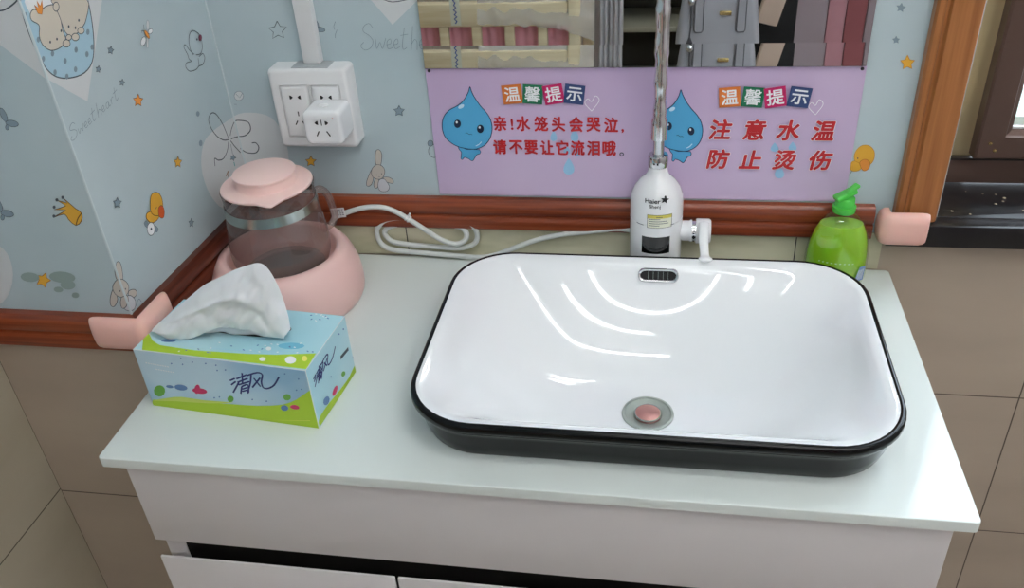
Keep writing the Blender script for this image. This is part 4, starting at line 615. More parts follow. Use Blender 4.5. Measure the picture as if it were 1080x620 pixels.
('f','redbird',0,0,[799,383,778,343,751,313,726,302,711,314,708,343,719,384,741,424,768,454,792,464,808,453,810,424]),
('f','redbird',0,0,[2157,300,2142,281,2115,267,2081,263,2051,268,2032,282,2030,301,2045,320,2073,334,2106,339,2136,333,2154,319]),
('f','bluebird',0,0,[1997,263,1982,239,1958,222,1930,216,1907,222,1894,240,1895,264,1910,288,1935,305,1962,311,1985,305,1998,287]),
('f','bluebird',0,0,[682,859,672,847,660,845,657,856,667,869,679,870]),
('f','bluebird',0,0,[678,766,668,753,655,751,653,762,663,775,675,777]),
('f','bluebird',0,0,[831,822,822,809,809,807,807,818,816,831,829,833]),
('f','bluebird',0,0,[1018,826,1009,814,997,812,994,823,1003,836,1016,837]),
('f','bluebird',0,0,[1158,819,1149,807,1137,805,1134,816,1143,829,1155,830]),
('f','bluebird',0,0,[1153,739,1143,726,1131,725,1128,736,1138,749,1150,750]),
('f','bluebird',0,0,[1273,764,1263,751,1251,750,1248,761,1258,773,1270,775]),
('f','bluebird',0,0,[2085,819,2077,807,2065,805,2062,816,2071,828,2082,830]),
('f','bluebird',0,0,[2254,766,2246,753,2234,751,2231,762,2239,775,2251,776]),
('f','bluebird',0,0,[1533,336,1524,323,1512,321,1509,332,1518,346,1530,348]),
('f','bluebird',0,0,[1730,339,1721,326,1708,324,1705,335,1714,349,1726,351]),
('f','bluebird',0,0,[518,757,508,744,495,742,492,754,502,767,515,768]),
('f','bluebird',0,0,[986,279,976,266,963,264,960,275,970,289,983,291]),
('f','bluebird',0,0,[1066,305,1056,292,1043,290,1040,302,1050,315,1063,317]),
('f','bluebird',0,0,[2189,585,2180,572,2169,570,2165,581,2174,594,2185,596]),
('f','bluebird',0,0,[2262,609,2253,597,2242,595,2238,606,2247,618,2258,620]),
('l','white',0.0016,0,[126,722,139,707]),
('l','white',0.0016,0,[160,720,173,705]),
('l','white',0.0016,0,[194,718,206,703]),
('l','white',0.0016,0,[228,716,240,701]),
('l','white',0.0016,0,[262,713,274,699]),
('l','white',0.0016,0,[295,711,308,697]),
('l','white',0.0016,0,[329,709,342,695]),
('l','white',0.0016,0,[363,707,375,693]),
('l','white',0.0016,0,[396,705,409,691]),
('l','white',0.0016,0,[430,703,443,688]),
('l','white',0.0016,0,[247,639,260,624]),
('l','white',0.0016,0,[281,636,294,622]),
('l','white',0.0016,0,[315,634,328,620]),
('l','white',0.0016,0,[349,632,362,618]),
('l','white',0.0016,0,[383,630,395,616]),
('l','white',0.0016,0,[416,628,429,614]),
('l','white',0.0016,0,[450,626,463,612]),
('l','white',0.0016,0,[484,624,497,610]),
('l','yell',0.0006,0,[822,-88,1501,-19,2263,113]),
],
'BS':[
('l','logo',0.0022,0,[119,681,140,687,169,695,190,700]),
('l','logo',0.0022,0,[118,640,139,649,167,662,188,671]),
('l','logo',0.0022,0,[112,566,136,586,169,614,195,637,209,650,216,657,220,662]),
('l','logo',0.0022,0,[205,695,248,706,309,721,353,733]),
('l','logo',0.0022,0,[206,662,248,672,306,686,349,696]),
('l','logo',0.0022,0,[300,751,290,721,276,681,265,652]),
('l','logo',0.0022,0,[206,637,250,646,312,657,358,666]),
('l','logo',0.0022,0,[241,619,229,599,213,571,201,551]),
('l','logo',0.0022,0,[241,619,266,627,300,637,324,637,325,618,316,589,305,567,296,558,286,557,279,556]),
('l','logo',0.0022,0,[235,594,258,599,289,604,312,609]),
('l','logo',0.0022,0,[226,573,248,576,279,581,302,584]),
('l','logo',0.0022,0,[407,731,396,710,380,680,361,649,338,619,313,588,295,567]),
('l','logo',0.0022,0,[350,724,389,733,444,744,491,750,520,748,539,740,548,728,541,709,523,685,510,662,504,639,502,618,507,602,522,593,545,590,570,592,599,597,630,607,662,623,698,649,734,680,759,703]),
('l','logo',0.0022,0,[425,698,441,672,462,637,478,612]),
('l','logo',0.0022,0,[509,699,468,671,411,634,370,607]),
('f','lime',0,0,[9,86,31,110,86,133,202,134,345,124,486,104,634,83,795,69,946,65,1065,96,1149,108,1255,25,1178,-56,575,-30,18,13]),
('f','redbird',0,0,[570,124,520,115,475,125,452,151,459,182,494,207,543,216,589,206,612,181,605,149]),
('f','bluebird',0,0,[343,142,299,139,251,161,218,199,212,237,236,263,280,266,328,244,361,207,367,168]),
('f','green',0,0,[855,176,825,175,792,191,767,217,761,243,775,260,804,261,838,245,862,219,869,193]),
('l','ink',0.005,0,[828,467,1065,441]),
('f','bluebird',0,0,[926,774,913,770,895,783,890,800,903,803,921,790]),
('f','bluebird',0,0,[1057,759,1044,755,1025,769,1020,785,1034,789,1052,776]),
('f','bluebird',0,0,[528,395,515,392,498,405,493,422,506,425,523,411]),
('f','bluebird',0,0,[1207,492,1194,489,1174,503,1169,520,1183,524,1202,510]),
('f','bluebird',0,0,[1168,227,1154,224,1134,238,1129,256,1143,259,1162,245]),
],
'BT':[
('f','lime',0,0,[125,10,-16,217,-26,338,144,208,290,140,802,120,1500,173,1856,219,2339,333,2360,24]),
('f','bluebird',0,0,[447,261,443,244,414,227,368,215,316,210,273,214,250,226,254,243,283,260,330,273,381,278,424,273]),
('f','skyb',0,0,[2132,448,2125,413,2076,380,1998,357,1912,351,1840,363,1802,389,1808,424,1857,458,1936,481,2023,487,2095,475]),
('f','white',0,0,[1777,116,1782,96,1775,79,1757,71,1734,72,1712,83,1696,101,1691,121,1699,138,1716,147,1739,145,1762,134]),
('f','white',0,0,[2157,167,2165,131,2153,101,2123,86,2084,88,2046,109,2019,142,2011,178,2023,208,2053,224,2093,221,2131,200]),
('f','yell',0,0,[2281,217,2289,190,2285,169,2272,159,2251,163,2229,179,2212,205,2204,232,2207,253,2221,263,2242,259,2264,242]),
('f','white',0,0,[1744,324,1749,306,1743,290,1728,282,1707,284,1687,295,1673,312,1668,331,1674,346,1690,354,1710,352,1730,342]),
('f','white',0,0,[991,203,991,191,977,185,964,191,964,203,978,209]),
('f','bluebird',0,0,[1641,308,1644,294,1635,281,1624,283,1621,297,1629,310]),
('f','white',0,0,[625,76,627,63,615,55,602,59,601,72,612,80]),
('f','bluebird',0,0,[1039,110,1037,99,1022,96,1009,103,1011,114,1026,117]),
('f','white',0,0,[2040,397,2036,388,2019,388,2007,398,2011,407,2028,407]),
('f','bluebird',0,0,[853,145,846,139,826,145,813,157,820,163,840,157]),
('f','white',0,0,[1521,246,1516,237,1498,239,1486,249,1491,257,1508,256]),
('f','bluebird',0,0,[711,100,708,90,691,90,677,99,681,108,698,109]),
('f','white',0,0,[1049,313,1042,307,1022,313,1010,326,1017,332,1037,326]),
('f','bluebird',0,0,[1432,229,1424,224,1405,230,1393,242,1400,248,1420,242]),
('f','white',0,0,[1869,276,1868,265,1854,259,1842,266,1843,278,1857,283]),
('f','bluebird',0,0,[1977,385,1969,380,1950,388,1939,401,1947,406,1966,398]),
('f','white',0,0,[2070,498,2072,484,2062,473,2050,476,2048,490,2058,501]),
('f','bluebird',0,0,[1005,111,1003,100,989,96,976,103,977,114,992,118]),
('f','white',0,0,[1653,370,1650,359,1635,357,1622,365,1625,376,1640,378]),
('f','bluebird',0,0,[1234,282,1231,273,1214,272,1201,281,1204,291,1221,292]),
('f','white',0,0,[1645,232,1640,224,1623,226,1610,236,1615,244,1633,242]),
('f','bluebird',0,0,[2240,341,2231,337,2213,346,2202,359,2211,363,2230,354]),
('f','white',0,0,[1721,403,1713,397,1694,403,1683,415,1690,421,1709,415]),
('f','bluebird',0,0,[2303,353,2299,343,2283,342,2271,351,2275,361,2291,362]),
('f','white',0,0,[1800,407,1793,401,1775,406,1763,418,1770,425,1788,419]),
('f','bluebird',0,0,[1551,367,1554,352,1545,340,1534,341,1531,356,1539,368]),
('f','white',0,0,[2113,313,2116,299,2107,287,2095,289,2093,303,2102,315]),
('f','bluebird',0,0,[1964,411,1966,397,1956,386,1944,389,1943,402,1953,413]),
('f','white',0,0,[2054,966,2046,959,2027,967,2015,980,2023,987,2042,979]),
('f','bluebird',0,0,[1972,1009,1975,993,1966,979,1955,980,1952,996,1960,1010]),
('f','white',0,0,[2109,1071,2102,1065,2082,1072,2070,1086,2078,1092,2098,1085]),
('f','bluebird',0,0,[2186,1043,2177,1038,2157,1049,2146,1064,2155,1068,2175,1057]),
('f','white',0,0,[1989,1114,1985,1104,1967,1104,1955,1114,1959,1125,1976,1125]),
('f','bluebird',0,0,[1934,1084,1933,1071,1918,1066,1905,1073,1907,1086,1921,1092]),
('f','white',0,0,[2057,1124,2060,1108,2052,1094,2040,1095,2037,1111,2046,1126]),
('f','bluebird',0,0,[2142,1078,2134,1073,2114,1083,2103,1097,2111,1102,2131,1093]),
('f','white',0,0,[2151,1080,2148,1067,2132,1063,2120,1072,2122,1084,2138,1088]),
('f','bluebird',0,0,[2091,1007,2087,997,2070,997,2057,1007,2062,1017,2079,1017]),
('f','ink',0,0,[1808,741,1807,716,1788,704,1759,710,1729,732,1711,760,1711,786,1730,797,1760,791,1790,769]),
],
}
SIGNTEXT=[('亲', 0.4275, 0.2275, 'r1'), ('！', 0.4451, 0.2274, 'r1'), ('水', 0.4615, 0.2273, 'r1'), ('笼', 0.4878, 0.2271, 'r1'), ('头', 0.5129, 0.2269, 'r1'), ('会', 0.5385, 0.2267, 'r1'), ('哭', 0.5633, 0.2266, 'r1'), ('泣', 0.5884, 0.2264, 'r1'), ('，', 0.6048, 0.2263, 'r1'), ('请', 0.425, 0.1909, 'r1'), ('不', 0.449, 0.1909, 'r1'), ('要', 0.4716, 0.1908, 'r1'), ('让', 0.4953, 0.1907, 'r1'), ('它', 0.5174, 0.1907, 'r1'), ('流', 0.5401, 0.1906, 'r1'), ('泪', 0.563, 0.1906, 'r1'), ('哦', 0.5858, 0.1905, 'r1'), ('。', 0.6038, 0.1905, 'r1'), ('注', 0.7411, 0.2208, 'r2'), ('意', 0.7875, 0.2205, 'r2'), ('水', 0.8333, 0.2202, 'r2'), ('温', 0.8798, 0.2199, 'r2'), ('防', 0.741, 0.1761, 'r2'), ('止', 0.7862, 0.176, 'r2'), ('烫', 0.8326, 0.176, 'r2'), ('伤', 0.8799, 0.176, 'r2'), ('温', 0.4485, 0.2725, 'h0'), ('馨', 0.4778, 0.2725, 'h1'), ('提', 0.5076, 0.2725, 'h2'), ('示', 0.5371, 0.2725, 'h3'), ('温', 0.7497, 0.2685, 'h0'), ('馨', 0.7807, 0.2685, 'h1'), ('提', 0.81, 0.2685, 'h2'), ('示', 0.8416, 0.2685, 'h3')]
# ------------------------------------------------------------------ the room
XC, XP, YP, XL = .01276, -.00362, -.34828, -.23225     # inner corner, pier corner, pier depth, far left wall
FZ, CZ, XR, YR, TZ = -.80, 1.90, 2.60, -3.40, .056      # floor, ceiling, right wall, rear wall, tile/wallpaper line
LU = Vector((-.046987, -.998896, 0)); LN = Vector((.998896, -.046987, 0))
WX0, WX1, WZ0, WZ1 = 1.052, 2.2, .088, 1.5
def quad(mb, a, b, c, d, m): mb.add([a, b, c, d], [(0, 1, 2, 3)], m)
def yq(mb, x0, x1, z0, z1, y, m): quad(mb, (x0, y, z0), (x1, y, z0), (x1, y, z1), (x0, y, z1), m)

w = MB()
yq(w, XC, .99, TZ, CZ, 0, 'wallpaper'); yq(w, .99, WX0, WZ0, CZ, 0, 'wallpaper')
yq(w, WX0, WX1, WZ1, CZ, 0, 'wallpaper'); yq(w, WX1, XR, TZ, CZ, 0, 'wallpaper')
yq(w, XC, WX0, FZ, TZ, 0, 'wall_tile'); yq(w, .99, WX0, TZ, WZ0, 0, 'wall_tile'); yq(w, WX0, WX1, FZ, WZ0-.035, 0, 'wall_tile'); yq(w, WX1, XR, FZ, TZ, 0, 'wall_tile')
w.box(XC+.001, .984, -.004, 0, .0005, TZ+.004, 'splash_tile')
for x in (.262, .862): w.box(x, x+.0016, -.0043, -.004, .0005, TZ, 'window_gasket')
# reveals of the window opening
quad(w, (WX0, 0, WZ0-.04), (WX0, .2, WZ0-.04), (WX0, .2, WZ1), (WX0, 0, WZ1), 'paint_wall')
quad(w, (WX1, 0, WZ0-.04), (WX1, .2, WZ0-.04), (WX1, .2, WZ1), (WX1, 0, WZ1), 'paint_wall')
quad(w, (WX0, 0, WZ1), (WX1, 0, WZ1), (WX1, .2, WZ1), (WX0, .2, WZ1), 'paint_wall')
quad(w, (WX0, 0, WZ0-.036), (WX1, 0, WZ0-.036), (WX1, .2, WZ0-.036), (WX0, .2, WZ0-.036), 'paint_wall')
Print(w, lambda u, v, h: (u, -h, v)).prints(PRINTS['B'])
struct(w.build('wall_back', smooth=0))

w = MB()
P = lambda u, z, h=0: tuple(Vector((XC, 0, z)) + LU*u + LN*h)
UE = .34867
quad(w, P(0, TZ), P(UE, TZ), P(UE, CZ), P(0, CZ), 'wallpaper'); quad(w, P(0, FZ), P(UE, FZ), P(UE, TZ), P(0, TZ), 'wall_tile_side')
Print(w, lambda u, v, h: P(min(u, UE), v, h)).prints(PRINTS['L'])
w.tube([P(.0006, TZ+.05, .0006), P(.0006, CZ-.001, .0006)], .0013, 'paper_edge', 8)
struct(w.build('wall_side', smooth=0))
w = MB()
yq(w, XL, XP, TZ, CZ, YP, 'wallpaper'); yq(w, XL, XP, FZ, TZ, YP, 'wall_tile')
Print(w, lambda u, v, h: (max(XL, min(u, XP)), YP-h, v)).prints(PRINTS['F'])
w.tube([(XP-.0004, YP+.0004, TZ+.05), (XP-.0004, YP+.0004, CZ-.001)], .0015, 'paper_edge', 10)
struct(w.build('wall_pier', smooth=0))
w = MB()
for z0, z1, m in ((TZ, CZ, 'wallpaper'), (FZ, TZ, 'wall_tile_side')): quad(w, (XL, YR, z0), (XL, YP, z0), (XL, YP, z1), (XL, YR, z1), m)
struct(w.build('wall_left', smooth=0))
w = MB(); quad(w, (XR, YR, FZ), (XR, 0, FZ), (XR, 0, CZ), (XR, YR, CZ), 'paint_wall'); struct(w.build('wall_right', smooth=0))
w = MB(); yq(w, XL, XR, FZ, CZ, YR, 'paint_wall'); struct(w.build('wall_rear', smooth=0))
w = MB(); quad(w, (XL, YR, FZ), (XR, YR, FZ), (XR, 0, FZ), (XL, 0, FZ), 'floor_tile'); struct(w.build('floor', smooth=0))
w = MB(); quad(w, (XL, YR, CZ), (XR, YR, CZ), (XR, 0, CZ), (XL, 0, CZ), 'ceiling_white'); struct(w.build('ceiling', smooth=0))

# wooden dado rail running round the corner: two rounded bands with a groove
PROF = [(0, .0555), (.012, .0555), (.0145, .058), (.015, .064), (.015, .074), (.0135, .0775), (.0105, .079), (.0105, .081), (.0135, .0825), (.015, .086), (.015, .098), (.0135, .103), (.010, .1068), (0, .1068)]
def rail(name, p0, p1, n, m0, m1, mt):
    """p0->p1 along the wall, n outward; m0/m1: how far each end runs on per unit of thickness (mitre)"""
    p0, p1, n = Vector(p0), Vector(p1), Vector(n); t = (p1-p0).normalized(); mb = MB(); L = []
    for p, mm in ((p0, m0), (p1, m1)):
        L.append([tuple(p + n*h + t*h*mm) + (z,) for h, z in PROF])
    mb.loft([[Vector(q) for q in l] for l in L], mt); return struct(mb.build(name, smooth=30))
c0, c1 = (XC, 0), (XP, YP)
rail('trim_1', (XC, -.0002), (.9645, -.0002), (0, -1), 1, 0, 'wood_trim')
rail('trim_2', c0, c1, (LN.x, LN.y), 1, 1, 'wood_trim_shaded')
rail('trim_3', c1, (XL, YP), (0, -1), -1, -1, 'wood_trim')
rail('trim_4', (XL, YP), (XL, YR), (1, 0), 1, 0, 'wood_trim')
# upright wooden casing beside the window
c = MB()
c.loft([[(x, y, z) for x, y in ((.990, 0), (.990, -.014), (.993, -.018), (1.000, -.018), (1.0025, -.015), (1.0055, -.015), (1.008, -.020), (1.040, -.020), (1.0445, -.018), (1.047, -.013), (1.047, .0))] for z in (.0895, 1.55)], 'wood_casing')
struct(c.build('trim_5', smooth=30))

# window with its stone sill
wn = bpy.data.objects.new('window_1', None); COL.objects.link(wn); wn.location = (1.6, .12, WZ0); struct(wn)
s = MB(); s.box(.9815, WX1+.05, -.030, .0, .0545, .0885, 'stone_black', .0015); s.box(WX0+.0005, WX1-.0005, -.001, .135, .0545, .0885, 'stone_black', .0008)
for k in range(16):
    x, y = random.uniform(1.06, 1.24), random.uniform(-.02, .09); r = random.uniform(.0008, .0024)
    s.add([(x+r*cos(a)*random.uniform(.6, 1.3), y+r*sin(a)*random.uniform(.6, 1.3), .0888+k*1e-5) for a in [i*pi/3 for i in range(6)]], [tuple(range(6))], 'stone_speck')
s.build('window_sill', wn, smooth=30)
f = MB()
f.box(WX0+.001, 1.118, .115, .150, .0895, WZ1-.001, 'window_outer', .002); f.box(WX1-.06, WX1-.001, .120, .150, .0895, WZ1-.001, 'window_outer', .002)
f.box(1.118, WX1-.06, .120, .150, WZ1-.05, WZ1-.001, 'window_outer', .002)
f.build('window_frame', wn, smooth=30)
f = MB(); f.box(WX0+.001, WX1-.001, .108, .1195, .0895, .128, 'window_frame', .0015); f.box(WX0+.001, WX1-.001, .104, .1195, .1285, .132, 'window_gasket'); f.build('bottom_rail', wn, smooth=30)
sh = MB(); x0, x1 = 1.112, 1.66; z0, z1 = .138, WZ1-.03
fw = .044
def sash(mb, x0, x1, y0, y1):
    prev = None; L = []
    for i, y in ((0, y1), (0, y0+.004), (.003, y0), (fw-.009, y0), (fw-.007, y0+.004), (fw, y0+.008), (fw, y1)):
        L.append([(x0+i, y, z0+i), (x1-i, y, z0+i), (x1-i, y, z1-i), (x0+i, y, z1-i)])
    mb.loft(L, 'window_frame', False, False)
    mb.loft([[(a, y1-.0005, b) for a, b in ((x0, z0), (x1, z0), (x1, z1), (x0, z1))], [(a, y1-.0005, b) for a, b in ((x0+fw, z0+fw), (x1-fw, z0+fw), (x1-fw, z1-fw), (x0+fw, z1-fw))]], 'window_frame', False, False)
sash(sh, x0, x1, .085, .112)
for q in ((1.129, .164), (1.137, .153)): sh.lathe([(.0001, -.0024), (.0022, -.0018), (.0028, 0)], (q[0], 0, 0), 'brass', 10) if False else sh.loft([[(q[0]+r*cos(a), y, q[1]+r*sin(a)) for a in [i*pi/5 for i in range(10)]] for r, y in ((.0028, .0850), (.0022, .0835), (.0004, .0830))], 'brass')
so = sh.build('window_sash', wn, smooth=30)
sh = MB(); sash(sh, 1.665, WX1-.03, .085, .112); so2 = sh.build('window_sash', wn, smooth=30)
for a, b, par in ((x0+fw, x1-fw, so), (1.665+fw, WX1-.03-fw, so2)):
    g = MB(); yq(g, a-.002, b+.002, z0+fw-.002, z1-fw+.002, .1, 'window_glass'); go = g.build('window_pane', wn, smooth=0)

e = MB(); e.box(.9, 2.6, .45, .60, -.4, .058, 'ledge', 0); struct(e.build('exterior_ledge', smooth=0))  # grey-green ledge outdoors, showing low through the panes
for a, par in ((1.112, so), (1.665, so2)):
    g = MB(); g.box(a+fw, (1.66 if a < 1.5 else WX1-.03)-fw, .0960, .0990, z0+fw, z0+fw+.004, 'plastic_white', .0006); g.build('glazing_bead', wn, smooth=30)
# ------------------------------------------------------------------ pink corner guards
def guard(name, label, stations, z0, z1, t):
    mb = MB(); L = []; H = z1-z0
    prof = [(0, 0), (.45, 0), (.8, .08), (.97, .26), (1, .5), (.97, .74), (.8, .92), (.45, 1), (0, 1)]
    for (x, y), (nx, ny), k in stations:
        L.append([(x+nx*t*h*k, y+ny*t*h*k, z0+H*(.5+(v-.5)*(.8+.2*k))) for h, v in prof])
    mb.loft(L, 'pink_foam')
    o = mb.build(name, smooth=60); return tag(o, label, 'corner guard')
def lst(a, n0, c, n1, b):
    st = [(a, n0, .55), ((a[0]*.93+c[0]*.07, a[1]*.93+c[1]*.07), n0, .85), ((a[0]*.82+c[0]*.18, a[1]*.82+c[1]*.18), n0, 1)]
    st.append((c, n0, 1))
    for k in range(1, 7):
        f = k/7; v = (Vector(n0)*(1-f)+Vector(n1)*f).normalized(); st.append((c, tuple(v), 1.0))
    st += [(c, n1, 1), ((b[0]*.82+c[0]*.18, b[1]*.82+c[1]*.18), n1, 1), ((b[0]*.93+c[0]*.07, b[1]*.93+c[1]*.07), n1, .85), (b, n1, .55)]
    return st
guard('corner_guard', 'pink foam corner guard on the wooden rail corner left of the tissue box', lst((-.052, -.3645), (0, -1), (.0130, -.3645), (1, 0), (.0145, -.300)), .0665, .1125, .0125)
guard('corner_guard', 'pink foam corner guard on the black window sill end below the wooden casing', lst((.9805, -.0140), (-1, 0), (.9805, -.0315), (0, -1), (1.032, -.0315)), .0620, .1100, .0150)

# ------------------------------------------------------------------ vanity cabinet and countertop
cab = thing('vanity_cabinet', 'glossy white bathroom vanity cabinet with dark finger gap above its doors', 'cabinet', (.5, -.25, FZ))
b = MB(); b.box(.027, .045, -.470, -.006, -.70, -.0145, 'cabinet_white', .001); b.box(.958, .976, -.470, -.006, -.70, -.0145, 'cabinet_white', .001)
b.box(.045, .958, -.468, -.006, -.70, -.682, 'cabinet_white'); b.box(.045, .958, -.020, -.006, -.682, -.0145, 'cabinet_white')
b.box(.027, .055, -.4745, -.470, -.70, -.157, 'cabinet_white')
b.build('body', cab, smooth=30)
b = MB(); b.box(.0225, .981, -.487, -.4703, -.157, -.0145, 'cabinet_white', .0012); b.build('apron_panel', cab, smooth=30)
b = MB(); b.box(.0552, .976, -.474, -.4702, -.21, -.1575, 'cabinet_dark'); b.build('finger_recess', cab, smooth=0)
for x0, x1 in ((.0255, .3475), (.3515, .6620), (.6660, .979)):
    d = MB(); d.box(x0, x1, -.4935, -.4895, -.70, -.1815, 'cabinet_white', .0012); d.box(x0+.004, x1-.004, -.4890, -.4755, -.69, -.205, 'cabinet_dark'); d.build('door', cab, smooth=30)
for x in (.07, .93):
    for y in (-.43, -.05):
        l = MB(); l.lathe([(.016, 0), (.018, .004), (.018, .02), (.022, .098)], (x, y, FZ), 'steel', 20, cap0=True, cap1=True); l.build('leg', cab)

BC = (.6555, -.2735); BH = (.2840, .1935)
def ring(inset, z, r=.086, n=10): return [(x, y, z) for x, y in rrect(BC[0], BC[1], BH[0]-inset, BH[1]-inset, max(r-inset*.8, .02), n)]
ct = MB(); N = len(ring(0, 0))
def outer(inset, z): return [(x, y, z) for x, y in rrect(.5, -.2525, .5-inset, .2475-inset, .006, 10)]
for a, bb in ((outer(.0015, 0), ring(.03, 0)), (outer(0, -.014), ring(.03, -.014))):
    ct.add(a+bb, [(i, (i+1) % N, N+(i+1) % N, N+i) for i in range(N)], 'counter')
ct.loft([outer(.0015, 0), outer(.0004, -.0006), outer(0, -.002), outer(0, -.012), outer(0, -.014)], 'counter', False, False)
ct.loft([ring(.03, 0), ring(.03, -.014)], 'counter', False, False)
o = ct.build('countertop', smooth=40); tag(o, 'glossy white countertop slab carrying the basin, tap and tissue box', 'countertop')

# ------------------------------------------------------------------ basin
bs = thing('wash_basin', 'large white rounded rectangular basin with a black outer side and rim', 'basin', (BC[0], BC[1], .0005))
m = MB()
DC = (.6555, -.280); DR = .034; ZB = -.07
def ringU(inset, z, n=144):
    # the same outline with evenly spaced points, so the bowl stays smooth along its straight sides
    p = [Vector(q) for q in ring(inset, z)]; seg = [(p[(i+1) % len(p)]-p[i]).length for i in range(len(p))]; T = sum(seg); o_ = []; i = 0; acc = 0
    for k in range(n):
        t = T*k/n
        while acc+seg[i] < t: acc += seg[i]; i += 1
        o_.append(tuple(p[i].lerp(p[(i+1) % len(p)], (t-acc)/seg[i])))
    return o_
def bowl(s):
    o_ = ringU(.020, 0); L = []
    for x, y, _ in o_:
        a = math.atan2((y-DC[1])/BH[1], (x-DC[0])/BH[0]); cx, cy = DC[0]+DR*cos(a), DC[1]+DR*sin(a)
        # near the rim the bowl follows the rim's outline, further down it turns into an ellipse
        ex, ey = BC[0]+(BH[0]-.020)*cos(a), BC[1]+(BH[1]-.020)*sin(a); k = s**5
        ox, oy = ex+(x-ex)*k, ey+(y-ey)*k
        L.append((cx+(ox-cx)*s, cy+(oy-cy)*s, ZB+(.0525-ZB)*s**2.5))
    return L
L = [ringU(.0066, .0575), ringU(.0080, .0574), ringU(.0100, .0570), ringU(.0125, .0562), ringU(.0158, .0548)] + [bowl((1-k/34)) for k in range(0, 35)]
m.loft(L, 'ceramic', False, False)
m.lathe([(DR, 0), (DR-.002, -.001), (DR-.003, -.004), (.022, -.03), (.0001, -.03)], (DC[0], DC[1], ZB), 'ceramic', 144)
m.build('bowl', bs, smooth=60)
m = MB(); m.loft([ring(.024, .0008), ring(.0175, .0004), ring(.0155, .003), ring(.0110, .018), ring(.0080, .034), ring(.0055, .0425), ring(.0015, .0455), ring(0, .0485), ring(0, .0535), ring(.0008, .0560), ring(.0026, .0577), ring(.0050, .0579), ring(.0068, .0576)], 'ceramic_black', False, False)
m.build('outer_shell', bs, smooth=60)
m = MB(); zo, s_ = .0395, 0
s_ = ((zo-ZB)/(.0525-ZB))**(1/2.5); yo = -.280+.034+(-.0980+.280-.034)*s_
dy = (.1480); sl = math.atan2((.0525-ZB)*2.5*s_**1.5, dy); U_, V_, N_ = Vector((1, 0, 0)), Vector((0, cos(sl), sin(sl))), Vector((0, -sin(sl), cos(sl)))
O_ = Vector((.6625, yo, zo)) + N_*.0050
st = [(sx*(.019+0)+.0085*cos(radians(a0+180*i/8)), .0085*sin(radians(a0+180*i/8))) for sx, a0 in ((1, -90), (-1, 90)) for i in range(9)]
def stad(k, h): return [tuple(O_+U_*(x*(1 if True else 1)*(1) - (0 if k == 0 else 0))*1 + V_*y + N_*h) for x, y in [((abs(x)-k*(abs(x) > 0))*(1 if x > 0 else -1), y*(1-k/.0085)) for x, y in st]]
m.loft([stad(-.0020, -.012), stad(-.0015, .001), stad(0, .0026), stad(.0018, .0018), stad(.0022, -.001)], 'chrome', False, False)
m.add(stad(.0022, -.0004), [tuple(range(len(st)))], 'slot_black')
for k in range(5): 
    c_ = O_+U_*(-.014+k*.007)
    m.tube([c_-V_*.0055+N_*.0002, c_+V_*.0055+N_*.0002], .0006, 'steel', 6)
m.build('overflow_grille', bs, smooth=50)
dr = MB(); dr.lathe([(.0345, .0005), (.034, .0022), (.031, .003), (.030, .0012), (.0185, -.001), (.0175, -.006)], (DC[0], DC[1], ZB), 'drain_net', 40); d_o = dr.build('drain_flange', bs)
dr = MB(); dr.lathe([(.0168, -.008), (.0172, .001), (.0165, .0026), (.014, .0034), (.0001, .0038)], (DC[0], DC[1], ZB), 'copper_pink', 36); dr.lathe([(.0170, .0005), (.0181, .0015), (.0176, .0028), (.0166, .0028)], (DC[0], DC[1], ZB), 'chrome', 36); dr.build('drain_plug', bs)['label'] = 'pinkish metal drain plug'

# ------------------------------------------------------------------ tap with instant heater
TX, TY, TR = .6565, -.0405, .0378
tp = thing('faucet_water_heater', 'white bottle-shaped electric heating tap with chrome spout behind the basin', 'tap', (TX, TY, .0003))
m = MB(); m.lathe([(.034, .0004), (TR-.0006, .002), (TR, .005), (TR, .1040), (TR-.0008, .1045), (TR-.0008, .1055), (TR, .106), (TR, .128), (TR-.0015, .139), (TR-.006, .150), (TR-.0135, .160), (TR-.0215, .1675), (.0145, .172), (.0135, .176), (.0135, .1815)], (TX, TY, 0), 'plastic_white_gloss', 64, cap0=True, cap1=True)
def cyl(u, v, h): a = -pi/2+u/TR; return (TX+(TR+h)*cos(a), TY+(TR+h)*sin(a), v)
pr = Print(m, cyl, 1e-5)
def cyl_rect(u0, u1, v0, v1, mt, n=10):
    for k in range(n): a, b_ = u0+(u1-u0)*k/n, u0+(u1-u0)*(k+1)/n; pr.poly([(a, v0), (b_, v0), (b_, v1), (a, v1)], mt); pr.k -= 1
    pr.k += 1
pr.text('Haier', -.0055, .1440, .0098, 'black_ink', .02); pr.text('Shenj', -.002, .1350, .0074, 'black_ink', .01)
pr.poly([(.0115+(.0064 if i % 2 == 0 else .0030)*sin(i*pi/5+.2), .1462+(.0064 if i % 2 == 0 else .0030)*cos(i*pi/5+.2)) for i in range(10)], 'black_ink'); pr.line([(.0105, .150), (.012, .1525)], 'black_ink', .0012)
pr.line([(-.030+k*.0010, .1048-.0004*math.sin(k/10)) for k in range(13)], 'ink', .0010); pr.line([(.021+k*.001, .1046) for k in range(8)], 'ink', .0010)
body = m.build('heater_body', tp, smooth=35)
m = MB(); pr = Print(m, cyl, 3e-5)
cyl_rect(-.020, .0215, .0590, .0865, 'display_black'); m.build('display', body, smooth=30)['label'] = 'black temperature display'
m = MB(); pr = Print(m, cyl, 3e-5)
cyl_rect(-.0125, .0235, .1015, .1225, 'black_ink'); cyl_rect(-.0119, .0229, .1021, .1219, 'label_paper'); cyl_rect(-.0119, .0229, .1168, .1219, 'label_yellow')
for k, (a, b_) in enumerate(((0, .009), (-.010, .006), (-.010, .016), (-.010, .018), (-.010, .005))):
    cyl_rect(a, b_, .1183-k*.0033, .1192-k*.0033, 'ink')
